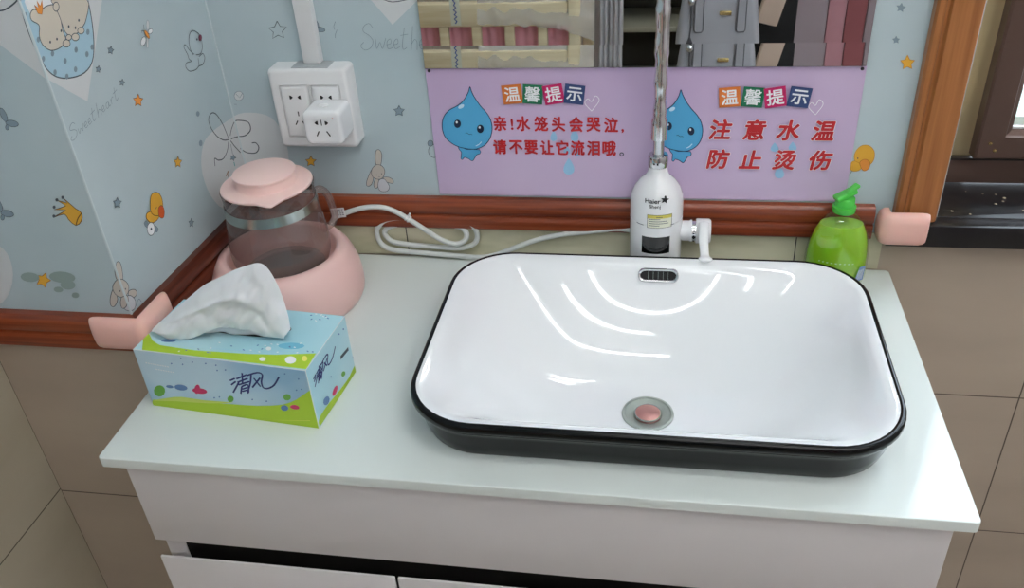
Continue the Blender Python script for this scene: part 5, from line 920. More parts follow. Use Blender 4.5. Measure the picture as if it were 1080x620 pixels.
m.build('warning_label', body, smooth=30)['label'] = 'small yellow and white warning label'
m = MB(); m.lathe([(.0138, .1815), (.0142, .183), (.0142, .196), (.0132, .1985), (.0080, .199), (.0078, .222), (.0100, .2225)], (TX, TY, 0), 'chrome', 32)
for a in (-1.95, -1.6): m.loft([[(TX+(.0142+h)*cos(a+.09*cos(t)*k), TY+(.0142+h)*sin(a+.09*cos(t)*k), .189+.0017*sin(t)*k) for t in [i*pi/4 for i in range(8)]] for h, k in ((0, 1), (.0003, .9))], 'slot_black')
m.build('neck_collar', tp)
m = MB()
pp = smooth_path([(TX, TY, .2222), (TX, TY, .30), (TX, TY, .40), (TX, TY, .47), (TX+.001, TY-.015, .515), (TX+.002, TY-.055, .54), (TX+.003, TY-.105, .525), (TX+.003, TY-.13, .48)], 12)
m.tube(pp, [(.0115 if p.z < .252 and i < 14 else .0089 + .0009*sin(i*1.15)+.0005*sin(i*2.7)) for i, p in enumerate(pp)], 'chrome_wavy', 24)
m.build('spout', tp)
m = MB(); m.lathe([(.0135, -.004), (.0150, .002), (.0150, .010), (.0165, .012), (.0165, .014)], (TX+TR, TY, .078), 'plastic_white_gloss', 32, axis='x')
m.lathe([(.0158, .014), (.0158, .0195)], (TX+TR, TY, .078), 'chrome', 32, axis='x')
for a in range(5): m.box(TX+TR+.0155, TX+TR+.0178, TY-.0160, TY-.0156, .069+a*.004, .0708+a*.004, 'slot_black')
m.lathe([(.0001, .0195), (.0175, .0195), (.0185, .021), (.0185, .038), (.0165, .041), (.0001, .042)], (TX+TR, TY, .078), 'plastic_white_gloss', 36, axis='x')
m.build('valve_knob', tp)
m = MB(); lx = TX+TR+.030
P_ = [(lx, TY-.012, .099), (lx, TY-.022, .094), (lx, TY-.031, .084), (lx+.001, TY-.039, .073), (lx+.002, TY-.046, .066), (lx+.003, TY-.053, .0635), (lx+.004, TY-.060, .0635)]
pth = smooth_path(P_, 5); n_ = len(pth); L = []
for i, p in enumerate(pth):
    t = (pth[min(i+1, n_-1)]-pth[max(i-1, 0)]).normalized(); nn = t.cross(Vector((1, 0, 0))).normalized(); f_ = i/(n_-1)
    wd = .0058+.0016*(1-f_)+(.0040*math.exp(-((f_-.88)/.10)**2)); th_ = .0028+.001*math.exp(-((f_-.88)/.1)**2)
    if i == 0 or i == n_-1: wd *= .55; th_ *= .5
    L.append([p+Vector((wd*cos(2*pi*k/16), 0, 0))+nn*th_*sin(2*pi*k/16) for k in range(16)])
m.loft(L, 'plastic_white_gloss'); m.build('lever', tp, smooth=60)

# ------------------------------------------------------------------ soap bottle
SX, SY = .9150, -.0395
sb = thing('soap_bottle', 'squat rounded bottle of green liquid soap behind the right end of the basin', 'soap bottle', (SX, SY, .0003))
m = MB(); pf = [(.8, .0003), (.92, .002), (.985, .012), (1, .03), (.985, .05), (.94, .066), (.84, .083), (.70, .096), (.52, .106), (.36, .112), (.29, .1155)]
m.lathe([(r*.044, z) for r, z in pf] + [(.0125, .120)], (SX, SY, 0), 'bottle_shell', 48, sy=.62, cap0=True); shell = m.build('bottle', sb, smooth=60)
m = MB(); m.lathe([(r*.0418, z*.99+.0012) for r, z in pf[:8]] + [(.0001, .0955)], (SX, SY, 0), 'soap', 48, sy=.60, cap0=True); m.build('liquid_soap', sb, smooth=60)
m = MB()
sp = lambda u, v, h: (SX+.0442*math.sin(u/.044)*1.002, SY-(.0442*.62+.0004+h)*math.cos(u/.044), v)
p_ = Print(m, sp, 2e-5)
for k in range(9): p_.line([(-.030+k*.006, .046-.0003*k), (-.0275+k*.006, .0465-.0003*k)], 'bottle_print', .0011)
m.build('bottle_print', sb, smooth=0)
m = MB(); p_ = Print(m, sp, 2e-5); p_.poly([(.026, .012), (.046, .012), (.048, .034), (.033, .036)], 'label_blue')
for k in range(7): p_.line([(.030+k*.002, .015), (.032+k*.002, .031)], 'white', .0007)
m.build('bottle_label', sb, smooth=0)['label'] = 'blue and white striped label'
m = MB(); m.lathe([(.0150, .1150), (.0160, .117), (.0160, .1235), (.0135, .1245), (.0128, .136), (.0110, .1375), (.0001, .138)], (SX, SY, 0), 'cap_green', 32, cap0=True)
T = Matrix.Translation((SX, SY-.002, .1425)) @ Matrix.Rotation(radians(-22), 4, 'Y') @ Matrix.Rotation(radians(18), 4, 'Z')
m.box(-.017, .013, -.0085, .0085, -.0035, .0040, 'cap_green', .0022, T)
T2 = Matrix.Translation((SX+.006, SY-.002, .149)) @ Matrix.Rotation(radians(-38), 4, 'Y') @ Matrix.Rotation(radians(18), 4, 'Z')
m.box(-.010, .011, -.006, .006, -.0025, .0030, 'cap_green', .0018, T2)
m.build('cap', sb, smooth=50)

# ------------------------------------------------------------------ warm base and glass kettle
KX, KY = .1105, -.132
kb = thing('kettle_base', 'round pink electric warmer base holding the glass kettle', 'kettle base', (.112, -.135, .0003))
def ell(cx, cy, r, z, n=56, ry=None): return [(cx+r*cos(2*pi*k/n), cy+(ry or r)*sin(2*pi*k/n), z) for k in range(n)]
m = MB(); m.loft([ell(.113, -.138, .104, .0003), ell(.113, -.138, .108, .002), ell(.113, -.138, .1115, .010), ell(.1125, -.1375, .1125, .026), ell(.1120, -.1365, .1105, .044), ell(.1115, -.1350, .1055, .060), ell(.111, -.1335, .0995, .0715), ell(.1105, -.1325, .094, .0780), ell(KX, KY, .088, .0805), ell(KX, KY, .082, .0800), ell(KX, KY, .0785, .0765), ell(KX, KY, .0770, .056), ell(KX, KY, .070, .052), ell(KX, KY, .001, .0515)], 'pink_plastic')
kbo = m.build('base_body', kb, smooth=60)
m = MB(); m.lathe([(.0001, .0526), (.058, .0526), (.0595, .0520)], (KX, KY, 0), 'steel', 48); m.build('heating_plate', kb)
m = MB(); m.loft([[(.150+.0032*cos(t), -.2262-.0*h+(-h), .052+.0032*sin(t)) for t in [i*pi/6 for i in range(12)]] for h in (0, .004)], 'slot_black'); m.build('indicator_window', kb)

kt = thing('glass_kettle', 'clear glass kettle with pink lid and steel band, sitting in the pink base', 'kettle', (KX, KY, .0530))
m = MB(); JP = [(.001, .0538), (.050, .0538), (.060, .0560), (.0670, .0630), (.0715, .0760), (.0728, .0900), (.0715, .1080), (.0690, .1280), (.0665, .1450), (.0648, .1580), (.0640, .1680), (.0645, .1760), (.0655, .1830), (.0660, .1860)]
SA = radians(64)
def beak(a): return math.exp(-((((a+SA+pi) % (2*pi))-pi)/.22)**2)
L = []
for r, z in JP:
    l = []
    for k in range(72):
        a = 2*pi*k/72; l.append((KX+(r+.011*max(0, (z-.165)/.021)*beak(a))*cos(a), KY+(r+.011*max(0, (z-.165)/.021)*beak(a))*sin(a), z))
    L.append(l)
m.loft(L, 'jug_glass', False, False); jug = m.build('glass_jug', kt, smooth=60)
m = MB(); m.lathe([(.0662, .1505), (.0668, .1508), (.0656, .1650), (.0650, .1652)], (KX, KY, 0), 'steel', 64); m.build('steel_band', kt)
m = MB()
def lid(r, z, tip):
    l = []
    for k in range(96):
        a = 2*pi*k/96; d_ = (((a+SA+pi) % (2*pi))-pi); rr = r+tip*max(0, 1-abs(d_)/.33)**1.15
        l.append((KX+rr*cos(a), KY+rr*sin(a), z))
    return l
m.loft([lid(.056, .1820, 0), lid(.0615, .1850, .004), lid(.0640, .1865, .012), lid(.0645, .1875, .0155), lid(.0645, .1892, .0155), lid(.0635, .1902, .0145), lid(.0620, .1905, .013), lid(.0445, .1905, 0), lid(.0435, .1910, 0), lid(.0428, .1930, 0), lid(.0430, .2030, 0), lid(.0442, .2045, 0), lid(.0446, .2060, 0), lid(.0440, .2078, 0), lid(.0425, .2086, 0), lid(.001, .2088, 0)], 'pink_lid')
m.build('lid', kt, smooth=35)
m = MB(); ha = radians(38); hd = Vector((cos(ha), sin(ha), 0)); hp = [Vector((KX, KY, z))+hd*r for r, z in ((.064, .158), (.074, .158), (.082, .148), (.086, .130), (.087, .112), (.083, .100), (.072, .095))]
pp = smooth_path(hp, 6); m.tube(pp, .0055, 'jug_glass', 14); m.build('handle', kt)['label'] = 'clear plastic handle'

# ------------------------------------------------------------------ cord
r_ = .0041
cp = [(.172, -.0240, .0050), (.158, -.0215, .030), (.146, -.0210, .055), (.152, -.0205, .0725), (.175, -.0200, .0840), (.207, -.0200, .0935), (.235, -.0200, .0945), (.255, -.0205, .0880), (.276, -.0215, .0750), (.302, -.0205, .0550), (.323, -.0200, .0395), (.345, -.0180, .0310), (.361, -.0150, .0370), (.3625, -.0120, .0500), (.348, -.0100, .0585),
      (.300, -.0100, .0605), (.252, -.0100, .0590), (.2300, -.0100, .0480), (.2330, -.0100, .0330), (.250, -.0100, .0250), (.300, -.0110, .0215), (.350, -.0110, .0200), (.374, -.0110, .0290), (.3800, -.0110, .0450), (.373, -.0110, .0610), (.350, -.0110, .0700), (.295, -.0110, .0705), (.245, -.0112, .0685), (.2210, -.0115, .0560), (.2160, -.0115, .0400), (.2230, -.0125, .0220), (.245, -.0135, .0135), (.300, -.0140, .0100), (.350, -.0150, .0075), (.378, -.0160, .0065), (.405, -.0160, .0110), (.436, -.0150, .0240), (.470, -.0130, .0380), (.510, -.0120, .0490), (.550, -.0115, .0550), (.590, -.0115, .0610), (.612, -.0125, .0620), (.6245, -.0180, .0620)]
cd = MB(); cd.tube(smooth_path(cp, 7), r_, 'cord_white', 12); co = thing('power_cord', 'white power cord coiled against the wall between kettle and tap', 'cord', (.300, -.015, .0065)); cd.build('cable', co)
m = MB()
for cx, a in ((.276, -40), (.2725, -40)):
    t = Vector((cos(radians(a)), 0, sin(radians(a)))); m.tube([Vector((cx, -.0212, .0752+(.276-cx)*.8))-t*.0015, Vector((cx, -.0212, .0752+(.276-cx)*.8))+t*.0015], .0056, 'plastic_white', 12)
m.tube([(.276, -.022, .079), (.279, -.023, .0865)], .0018, 'plastic_white', 8); m.build('cable_tie', co)
m = MB(); T = Matrix.Translation((.163, -.0262, .0850)) @ Matrix.Rotation(radians(-6), 4, 'Y')
m.box(-.011, .012, -.0004, .0004, -.007, .0095, 'plastic_white', 0, T)
for k in range(4):
    for j in range(5): m.box(-.009+j*.004, -.0065+j*.004, -.0006, -.0004, .006-k*.003, .0072-k*.003, 'ink', 0, T)
m.build('tag', co, smooth=0)['label'] = 'small printed paper tag'

# ------------------------------------------------------------------ socket box, adapter and cable duct
so_ = thing('wall_socket', 'white surface-mounted double socket box on the wallpaper', 'socket', (.158, -.0005, .2))
def face_taper(mb, x0, x1, z0, z1, yb, yf, m_, b):
    L = []
    for y, i in ((yb, 0), (yb+(yf-yb)*.82, 0), (yf+.0025, .0008), (yf+.0007, .0026), (yf, .006)):
        L.append([(x, y, z) for x, z in rrect((x0+x1)/2, (z0+z1)/2, (x1-x0)/2-i, (z1-z0)/2-i, max(b-i*.4, .002), 5)])
    mb.loft(L, m_)
m = MB(); face_taper(m, .0985, .2175, .2005, .3205, -.0003, -.0345, 'plastic_white', .006)
m.box(.135, .190, -.0300, -.0003, .3203, .3212, 'plastic_grey'); m.build('mounting_box', so_, smooth=45)
def dparts(mb, pts, y, mt): mb.loft([[(x, yy, z) for x, z in pts] for yy in (y+.0006, y-.00035)], mt)
def slit(mb, cx, cz, w_, h_, rot, y, mt='slot_black'):
    c_, s2 = cos(radians(rot)), sin(radians(rot)); dparts(mb, [(cx+a*c_-b_*s2, cz+a*s2+b_*c_) for a, b_ in ((-w_/2, -h_/2), (w_/2, -h_/2), (w_/2, h_/2), (-w_/2, h_/2))], y, mt)
def bow(mb, cx, cz, s2, y):
    dparts(mb, [(cx-s2*.0030, cz), (cx-s2*.0005, cz+.0024), (cx+s2*.0020, cz+.0030), (cx+s2*.0020, cz-.0030), (cx-s2*.0005, cz-.0024)], y, 'slot_black')
for x0 in (.1135, .1605):
    m = MB(); x1 = x0+.044; face_taper(m, x0, x1, .2170, .2975, -.0345, -.0364, 'plastic_white', .002)
    cx = (x0+x1)/2
    for s2 in (-1, 1): bow(m, cx+s2*.0065, .2795, s2, -.0364)
    slit(m, cx, .2545, .0016, .0070, 0, -.0364)
    for s2 in (-1, 1): slit(m, cx+s2*.0052, .2405, .0016, .0075, s2*32, -.0364)
    m.build('socket_module', so_, smooth=45)
m = MB(); face_taper(m, .1605, .2165, .2265, .2765, -.0368, -.0840, 'plastic_white_gloss', .008)
cx = .1885
for s2 in (-1, 1): bow(m, cx+s2*.0072, .2600, -s2, -.0840)
slit(m, cx, .2605, .0012, .0085, 0, -.0840)
for s2 in (-1, 1): slit(m, cx+s2*.0078, .2440, .0017, .0085, s2*30, -.0840)
slit(m, cx+.0175, .2665, .0016, .0016, 0, -.0840, 'red')
m.loft([[(cx-.002+.008*cos(t)*k, -.060+.006*sin(t)*k, .2767+(.001 if k < 1 else -.001)) for t in [i*pi/8 for i in range(16)]] for k in (1, .9)], 'plastic_white')
o = m.build('plug_adapter', smooth=45); tag(o, 'white cube plug adapter pushed into the right half of the wall socket', 'adapter')
m = MB(); m.box(.1490, .1745, -.0150, -.0004, .3216, CZ-.01, 'plastic_white', .0012); o = m.build('cable_duct', smooth=45); tag(o, 'white plastic cable duct running up the wall from the socket box', 'cable duct')

# ------------------------------------------------------------------ mirror and notice board
MX0, MX1 = .3255, .9205
mr = thing('wall_mirror', 'frameless wall mirror above the purple notice board', 'mirror', ((MX0+MX1)/2, -.0005, .3115))
m = MB(); yq(m, MX0, MX1, .3425, 1.15, -.0060, 'mirror'); m.loft([[(x, y, z) for x, z in ((MX0, .3425), (MX1, .3425), (MX1, 1.15), (MX0, 1.15))] for y in (-.0005, -.00598)], 'mirror_edge', True, False); m.build('mirror_glass', mr, smooth=0)
m = MB(); quad(m, (MX0, -.00732, .3115), (MX1, -.00732, .3115), (MX1, -.0060, .3425), (MX0, -.0060, .3425), 'mirror'); m.loft([[(MX0, y, z), (MX1, y, z)] for y, z in ((-.0060, .3425), (-.0005, .3425), (-.0005, .3112), (-.00732, .3112), (-.00732, .3115))], 'mirror_edge', False, False, closed=False); m.build('bottom_strip', mr, smooth=0)
m = MB(); m.box(.3245, .9225, -.0030, -.0004, .1105, .3108, 'sign_purple', .0008)
ps = Print(m, lambda u, v, h: (u, -.0030-h, v), 8e-6); ps.prints(PRINTS['S'])
SQ = ['sq_orange', 'sq_green', 'sq_pink', 'sq_blue']; RT = [5, -4, 9, -7]
for ch, u, v, k in SIGNTEXT:
    if k[0] == 'h':
        i = int(k[1]); a = radians(RT[i]); hs = .0142
        ps.poly([(u+x*cos(a)-y*sin(a), v+x*sin(a)+y*cos(a)) for x, y in ((-hs, -hs), (hs, -hs), (hs, hs), (-hs, hs))], SQ[i]); ps.text(ch, u, v, .0235, 'white', .016, rot=RT[i])
    elif k == 'r1':
        if ch == '！': ps.text('!', u, v-.001, .0235, 'red', .02)
        elif ch == '，': ps.text(',', u, v-.009, .022, 'red', .02)
        elif ch == '。': ps.text('。', u, v-.009, .02, 'ink', .01)
        else: ps.text(ch, u, v, .0240, 'red', .03, sx=.86)
    else:
        ps.text(ch, u, v, .0312, 'white', .055, sx=1.0, shear=.14); ps.text(ch, u, v, .0312, 'red', .034, sx=1.0, shear=.14)
o = m.build('notice_board', smooth=0); tag(o, 'purple notice board with red Chinese text and blue water drops below the mirror', 'sign')
for x, lb in ((.3300, 'left'), (.9170, 'right')):
    m = MB(); m.loft([[(x+r*cos(t), y, .3065+r*sin(t)) for t in [i*pi/6 for i in range(12)]] for r, y in ((.0024, -.0032), (.0022, -.0042), (.0012, -.0047))], 'screw'); tag(m.build('screw', smooth=40), 'tiny dark screw at the upper %s corner of the purple board' % lb, 'screw')

# ------------------------------------------------------------------ tissue box
BO, BU, BV, ZZ = Vector((.022, -.4005, .0004)), Vector((cos(radians(-5.6)), sin(radians(-5.6)), 0)), Vector((-sin(radians(-5.6)), cos(radians(-5.6)), 0)), Vector((0, 0, 1))
BW, BD, BZ = .236, .114, .0905
tb = thing('tissue_box', 'blue and green cardboard tissue box with a tissue pulled out of its top', 'tissue box', tuple(BO+BU*BW/2+BV*BD/2))
m = MB(); C8 = lambda u, d, z: tuple(BO+BU*u+BV*d+ZZ*z)
m.add([C8(0, 0, 0), C8(BW, 0, 0), C8(BW, 0, BZ), C8(0, 0, BZ)], [(0, 1, 2, 3)], 'box_front')
m.add([C8(BW, 0, 0), C8(BW, BD, 0), C8(BW, BD, BZ), C8(BW, 0, BZ)], [(0, 1, 2, 3)], 'box_top')
m.add([C8(0, 0, 0), C8(0, BD, 0), C8(0, BD, BZ), C8(0, 0, BZ), C8(BW, BD, 0), C8(BW, BD, BZ), C8(BW, 0, 0)], [(1, 0, 3, 2), (1, 2, 5, 4), (0, 1, 4, 6)], 'box_top')
m.add([C8(0, 0, BZ), C8(BW, 0, BZ), C8(BW, BD, BZ), C8(0, BD, BZ)], [(0, 1, 2, 3)], 'box_top')
cl = lambda a, lo, hi: max(lo, min(hi, a))
Print(m, lambda u, v, h: tuple(BO+BU*cl(u, 0, BW)+ZZ*cl(v, 0, BZ)-BV*h), 6e-6).prints(PRINTS['BF'])
Print(m, lambda u, v, h: tuple(BO+BU*(BW+h)+BV*cl(u, 0, BD)+ZZ*cl(v, 0, BZ)), 6e-6).prints(PRINTS['BS'])
Print(m, lambda u, v, h: tuple(BO+BU*cl(u, 0, BW)+BV*cl(v, 0, BD)+ZZ*(BZ+h)), 6e-6).prints(PRINTS['BT'])
for a, b_ in ((C8(0, 0, BZ), C8(BW, 0, BZ)), (C8(BW, 0, BZ), C8(BW, BD, BZ)), (C8(BW, 0, 0), C8(BW, 0, BZ))): m.tube([a, b_], .0006, 'card_edge', 6)
pt_ = Print(m, lambda u, v, h: tuple(BO+BU*u+BV*v+ZZ*(BZ+h+.0003)), 6e-6); pt_.poly([(.118+.050*cos(t), .058+.007*sin(t)) for t in [i*pi/16 for i in range(32)]], 'slot_black')
m.build('carton', tb, smooth=0)
# the pulled-out tissue: a crumpled sheet draped to the left, open towards the slot
ridge = smooth_path([(.031, -.361, .097), (.046, -.358, .109), (.066, -.356, .124), (.090, -.355, .143), (.115, -.355, .162), (.138, -.355, .174), (.157, -.355, .184), (.178, -.354, .192), (.193, -.353, .1955), (.203, -.354, .190), (.211, -.356, .172), (.216, -.358, .146), (.218, -.360, .122), (.217, -.361, .104)], 5)
front = smooth_path([(.036, -.366, .0945), (.044, -.371, .0925), (.056, -.376, .0918), (.070, -.378, .0918), (.084, -.377, .0925), (.098, -.374, .0965), (.112, -.372, .1030), (.126, -.371, .1070), (.140, -.371, .1085), (.155, -.371, .1080), (.170, -.371, .1040), (.184, -.371, .1000), (.197, -.370, .0965), (.209, -.368, .0940)], 5)
back = smooth_path([(.050, -.346, .0935), (.058, -.345, .0932), (.068, -.344, .093), (.080, -.344, .093), (.092, -.344, .092), (.105, -.344, .092), (.118, -.344, .092), (.132, -.344, .092), (.145, -.344, .092), (.158, -.345, .092), (.170, -.346, .092), (.182, -.348, .092), (.194, -.351, .092), (.204, -.354, .092)], 5)
def crumple(p, s2, t, k=1):
    edge = min(1, 5*s2*(1-s2)+.25)
    fold1 = math.exp(-((t-(.62-.22*s2))/.06)**2)*.0050*max(0, 1-abs(s2-.42)/.4)            # long soft fold from the left tip to the peak
    fold2 = -math.exp(-((s2-.80-.10*(t-.5))/.035)**2)*.0038 + math.exp(-((s2-.87)/.03)**2)*.0030  # creases down the right side
    fold3 = math.exp(-(((s2-.16)/.10)**2+((t-.22)/.16)**2))*.0045                            # curl at the left
    n1 = noise.noise(Vector((p.x*30+p.z*24, p.z*40-p.x*12, 3.1)))*1.2
    q = p.x*62-p.z*44; r2 = p.z*30+p.x*40
    n2 = abs(noise.noise(Vector((q, r2*.5, 8.7))))*2-.5
    n3 = abs(noise.noise(Vector((r2*1.1, q*.4, 2.2))))*2-.5
    return p + Vector((.1, -1, .35))*k*(edge*(n1*.0024+n2*.0026+n3*.0020)+fold1+fold2+fold3)
m = MB(); L = []; n_ = len(ridge)
for j in range(41):
    t = j/40; row = []
    for i in range(n_):
        a, r0, c_ = front[i], ridge[i], back[i]; s2 = i/(n_-1)
        if t < .65: q = t/.65; p = a.lerp(r0, q) + Vector((0, -.008, .002))*sin(pi*q); p = crumple(p, s2, q, min(1, 3.5*(1-q)+.12))
        else: q = (t-.65)/.35; p = r0.lerp(c_, q) + Vector((0, .006, .003))*sin(pi*q)
        p.z = max(p.z, BZ+.0018)
        row.append(p)
    L.append(row)
m.loft(L, 'tissue', False, False, closed=False)
# the fold of the sheet that shows below the front edge, running down into the slot
L = []
for j in range(8):
    t = j/7; row = []
    for i in range(31):
        s2 = i/30; x = .080+.130*s2; zt = .125; zb = .0925
        p = Vector((x, -.3635+.0025*t, zt+(zb-zt)*t+.0015*sin(s2*7))); p.y -= .0035*noise.noise(Vector((x*60, t*1.5, 4)))-.001*sin(s2*22); row.append(p)
    L.append(row)
m.loft(L, 'tissue', False, False, closed=False)
ts = m.build('tissue_sheet', tb, smooth=35, sub=1)
md = ts.modifiers.new('thick', 'SOLIDIFY'); md.thickness = .0003
# second ply folded in behind the right edge
ts['label'] = 'crumpled white tissue pulled out to the left'
# ------------------------------------------------------------------ what the mirror shows: the room behind
cr = thing('baby_crib', 'pale wooden crib with pink lining, seen reflected in the left of the mirror', 'crib', (-.05, -1.95, FZ))
m = MB(); m.box(-.55 if False else XL+.02, .330, -1.840, -1.800, -.162, -.082, 'crib_wood', .006); m.build('top_rail', cr, smooth=40)
m = MB(); m.box(XL+.02, .330, -1.835, -1.805, -.64, -.58, 'crib_wood', .006); m.build('bottom_rail', cr, smooth=40)
for k in range(4):
    x = -.125+k*.116
    s = MB(); s.box(x, x+.034, -1.832, -1.810, -.58, -.160, 'crib_wood', .004); s.build('slat', cr, smooth=40)
for y in (-2.35, -1.84):
    s = MB(); s.box(.330, .372, y, y+.042, FZ+.001, -.055, 'crib_wood', .006); s.build('post', cr, smooth=40)
for z in (-.15, -.60):
    s = MB(); s.box(.335, .365, -2.3075, -1.8405+.0405-.042, z, z+.07, 'crib_wood', .005); s.build('end_rail', cr, smooth=40)
s = MB(); L = []
for z in (-.62, -.5, -.35, -.2, -.12):
    L.append([(XL+.02+.545*i/80, -1.850-.006*sin(i*1.3+z*9)-.004*sin(i*.37), z) for i in range(81)])
s.loft(L, 'crib_pink', False, False, closed=False); s.loft([[(p[0], p[1]-.02, p[2]) for p in l] for l in L], 'crib_pink', False, False, closed=False); s.build('lining', cr, smooth=60)['label'] = 'pink fabric lining'
s = MB(); s.box(-.075, -.040, -1.7995, -1.7985, -.155, -.040, 'label_paper')
Print(s, lambda u, v, h: (u, -1.7985+h, v), 1e-5).line([(-.060, -.148), (-.054, -.140), (-.062, -.132), (-.053, -.125), (-.061, -.118), (-.053, -.110), (-.062, -.102), (-.054, -.094), (-.060, -.086), (-.055, -.078), (-.062, -.070), (-.054, -.062)], 'sticker_blue', .0045)
s.build('maker_label', cr, smooth=0)['label'] = 'white and blue paper label'
# torn plastic wrapping over the rail end
s = MB(); L = []
for j in range(14):
    row = []
    for i in range(40):
        x = .02+.40*i/39; t = j/13; a = t*pi*1.0
        y = -1.820+.034*cos(a)+.008*noise.noise(Vector((x*22, t*6, 0))); z = -.090+.030*sin(a)-(.05+.05*(i/39)**3)*max(0, cos(a))*1.2*(1 if cos(a) > 0 else 0)+.012*noise.noise(Vector((x*30, t*7, 5)))
        row.append((x, y, z))
    L.append(row)
s.loft(L, 'plastic_film', False, False, closed=False); s.build('plastic_wrap', cr, smooth=60)['label'] = 'crumpled clear plastic wrapping'
# grey curtain beside the crib
s = MB(); L = []
for z in (FZ+.01, -.4, 0, .4, .9):
    L.append([(.415+.085*i/40, -2.10+.009*sin(i*.75)+.006*sin(i*.31+z), z) for i in range(41)])
s.loft(L, 'curtain_grey', False, False, closed=False); o = s.build('curtain', smooth=60); md = o.modifiers.new('t', 'SOLIDIFY'); md.thickness = .002
tag(o, 'narrow grey curtain hanging beside the crib in the mirror', 'curtain')
# dark open shelving
sh = thing('shelf_unit', 'dark open shelving unit reflected behind the tap in the mirror', 'shelves', (.78, -2.65, FZ))
s = MB(); s.box(.43, .45, -2.90, -2.58, FZ+.001, .30, 'shelf_dark', .002); s.box(1.10, 1.12, -2.90, -2.58, FZ+.001, .30, 'shelf_dark', .002); s.box(.45, 1.10, -2.90, -2.885, FZ+.001, .30, 'shelf_dark'); s.build('carcass', sh, smooth=30)
for z in (-.79, -.60, -.425, -.20, .0, .28):
    s = MB(); s.box(.4505, 1.0995, -2.884, -2.585, z, z+.022, 'shelf_board', .002); s.build('shelf', sh, smooth=30)
# black-topped trolley with the grey bag
tr = thing('storage_stool', 'low black stool standing under the grey handbag', 'stool', (.82, -1.62, FZ))
s = MB(); s.box(.66, .98, -1.74, -1.52, -.262, -.238, 'slot_black', .006); s.build('seat', tr, smooth=40)
for x in (.68, .95):
    for y in (-1.72, -1.54): s = MB(); s.tube([(x, y, FZ+.001), (x, y, -.262)], .011, 'slot_black', 12); s.build('leg', tr)
bg = thing('handbag', 'grey trapezoid handbag with two stitched strap tabs, reflected in the mirror', 'handbag', (.815, -1.60, -.237))
s = MB(); L = []
for z, k, d in ((-.237, 1.0, .050), (-.225, 1.02, .055), (-.14, 1.0, .052), (-.04, .90, .040), (.02, .82, .026), (.035, .80, .022)):
    L.append([(.815+(x-.0)*k, -1.60+y*d/.05, z) for x, y in rrect(0, 0, .125, .05, .02, 5)])
s.loft(L, 'bag_grey'); s.build('bag_body', bg, smooth=60)
for x in (.755, .880):
    s = MB(); s.loft([[(px, y, pz) for px, pz in ((x-.013, -.105), (x-.009, -.112), (x+.009, -.112), (x+.013, -.105), (x+.011, .03), (x-.011, .03))] for y in (-1.5505, -1.5455)], 'bag_grey')
    Print(s, lambda u, v, h: (u, -1.5455+h, v), 3e-5).line([(x-.0115, .03), (x-.013, -.105), (x-.009, -.1115), (x+.009, -.1115), (x+.013, -.105), (x+.0115, .03)], 'bag_stitch', .0028)
    s.build('strap_tab', bg, smooth=30)
s = MB(); s.tube(smooth_path([(.755, -1.556, .02), (.762, -1.56, .12), (.79, -1.57, .19), (.845, -1.57, .19), (.873, -1.56, .12), (.880, -1.556, .02)], 8), .006, 'bag_grey', 10); s.build('strap', bg)
s = MB(); s.box(.815, .850, -1.5560, -1.5480, -.062, -.050, 'brass', .002); s.build('clasp', bg, smooth=40)['label'] = 'brass clasp'
s = MB(); s.tube(smooth_path([(.735, -1.552, .02), (.731, -1.549, -.03), (.733, -1.547, -.08), (.730, -1.547, -.125)], 5), .0022, 'bag_stitch', 8)
for k in range(7): s.tube([(.730, -1.547, -.125), (.715+k*.005, -1.546, -.165)], .0018, 'bag_stitch', 6)
s.lathe([(.001, .012), (.009, .008), (.011, 0), (.009, -.008), (.001, -.012)], (.732, -1.547, -.02), 'chrome', 12); s.build('tassel', bg, smooth=50)
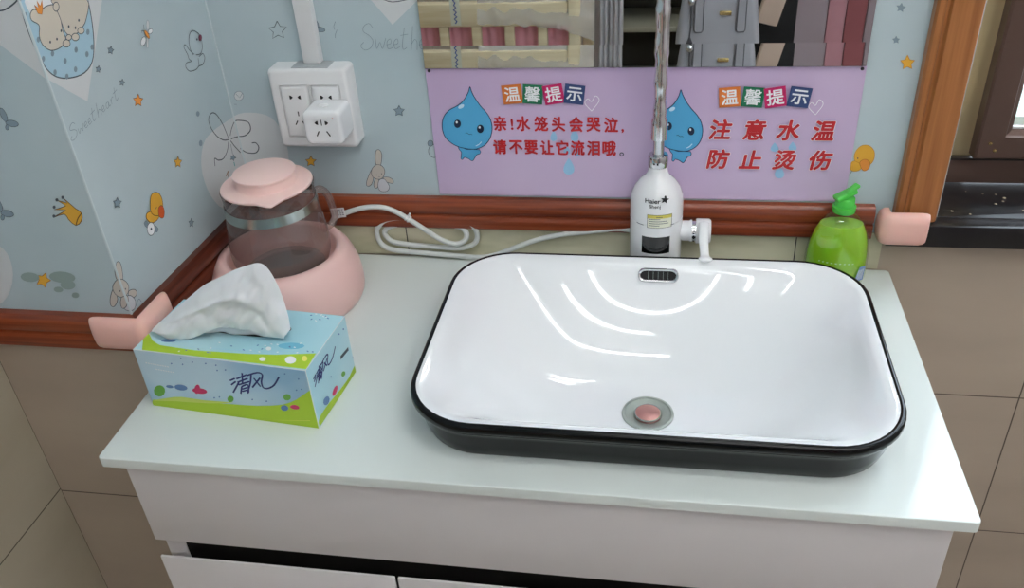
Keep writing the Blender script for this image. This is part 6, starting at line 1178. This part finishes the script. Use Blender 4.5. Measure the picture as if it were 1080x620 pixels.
# beige carrier bag and pink cupboard
s = MB(); T = Matrix.Translation((1.00, -1.86, -.12)) @ Matrix.Rotation(radians(14), 4, 'Y')
s.box(-.035, .035, -.02, .02, -.060, .18, 'paper_beige', .006, T); o = s.build('paper_bag', smooth=40); tag(o, 'slim beige paper bag beside the grey handbag in the mirror', 'paper bag')
tt = thing('black_cupboard', 'narrow black cupboard behind the grey handbag in the mirror', 'cupboard', (1.0, -1.98, FZ))
s = MB(); s.box(.93, 1.09, -2.10, -1.92, FZ+.001, .25, 'slot_black', .003); s.build('body', tt, smooth=30)
pc = thing('tall_cupboard', 'tall mauve and pink cupboard at the right of the mirror reflection', 'cupboard', (1.50, -2.7, FZ))
s = MB(); s.box(1.155, 1.75, -2.95, -2.605, FZ+.001, .95, 'curtain_mauve', .003); s.build('body', pc, smooth=30)
for x0, x1, mt in ((1.158, 1.300, 'curtain_mauve'), (1.304, 1.372, 'cabinet_pink'), (1.376, 1.452, 'cabinet_red'), (1.456, 1.746, 'curtain_mauve')):
    s = MB(); s.box(x0, x1, -2.6045, -2.586, FZ+.01, .94, mt, .002); s.build('door', pc, smooth=30)['label'] = {'cabinet_pink': 'pink door', 'cabinet_red': 'dark red door'}.get(mt, 'mauve grey door')

# ------------------------------------------------------------------ ceiling lamps, daylight, camera
LP = [(1.05, -.75), (1.25, -1.75), (2.0, -1.25), (.9, -2.7)]
for (x, y), lb in zip(LP, ('nearest above the basin', 'behind the nearest one', 'towards the window side', 'above the shelving')):
    t = thing('ceiling_light', 'long white tube ceiling light, %s' % lb, 'ceiling light', (x, y, CZ-.001), 'ceiling tube lights')
    s = MB(); s.box(x-.62, x+.62, y-.06, y+.06, CZ-.035, CZ-.0005, 'lamp_body', .004); s.build('housing', t, smooth=30)
    for dy in (-.03, .03):
        s = MB(); s.tube([(x-.6, y+dy, CZ-.052), (x+.6, y+dy, CZ-.052)], .014, 'diffuser', 12); s.build('tube', t)
wd = bpy.data.worlds.new('sky'); SC.world = wd; wd.use_nodes = True
bgd = wd.node_tree.nodes['Background']; bgd.inputs[0].default_value = lin((226, 238, 250)); bgd.inputs[1].default_value = 3.0

cam = bpy.data.cameras.new('camera'); co_ = bpy.data.objects.new('camera', cam); COL.objects.link(co_)
cam.sensor_width = 36; cam.lens = 36*.926274*1000/1080; cam.clip_start = .02
co_.matrix_world = Matrix.Translation((.662598, -1.186039, .716995)) @ Matrix.Rotation(.196393, 4, 'Z') @ Matrix.Rotation(.992918, 4, 'X') @ Matrix.Rotation(-.070873, 4, 'Z')
SC.camera = co_
vs = SC.view_settings; SC.display_settings.display_device = 'sRGB'; vs.view_transform = 'Standard'; vs.look = 'None'; vs.gamma = 1; vs.use_curve_mapping = False; vs.exposure = 1.15
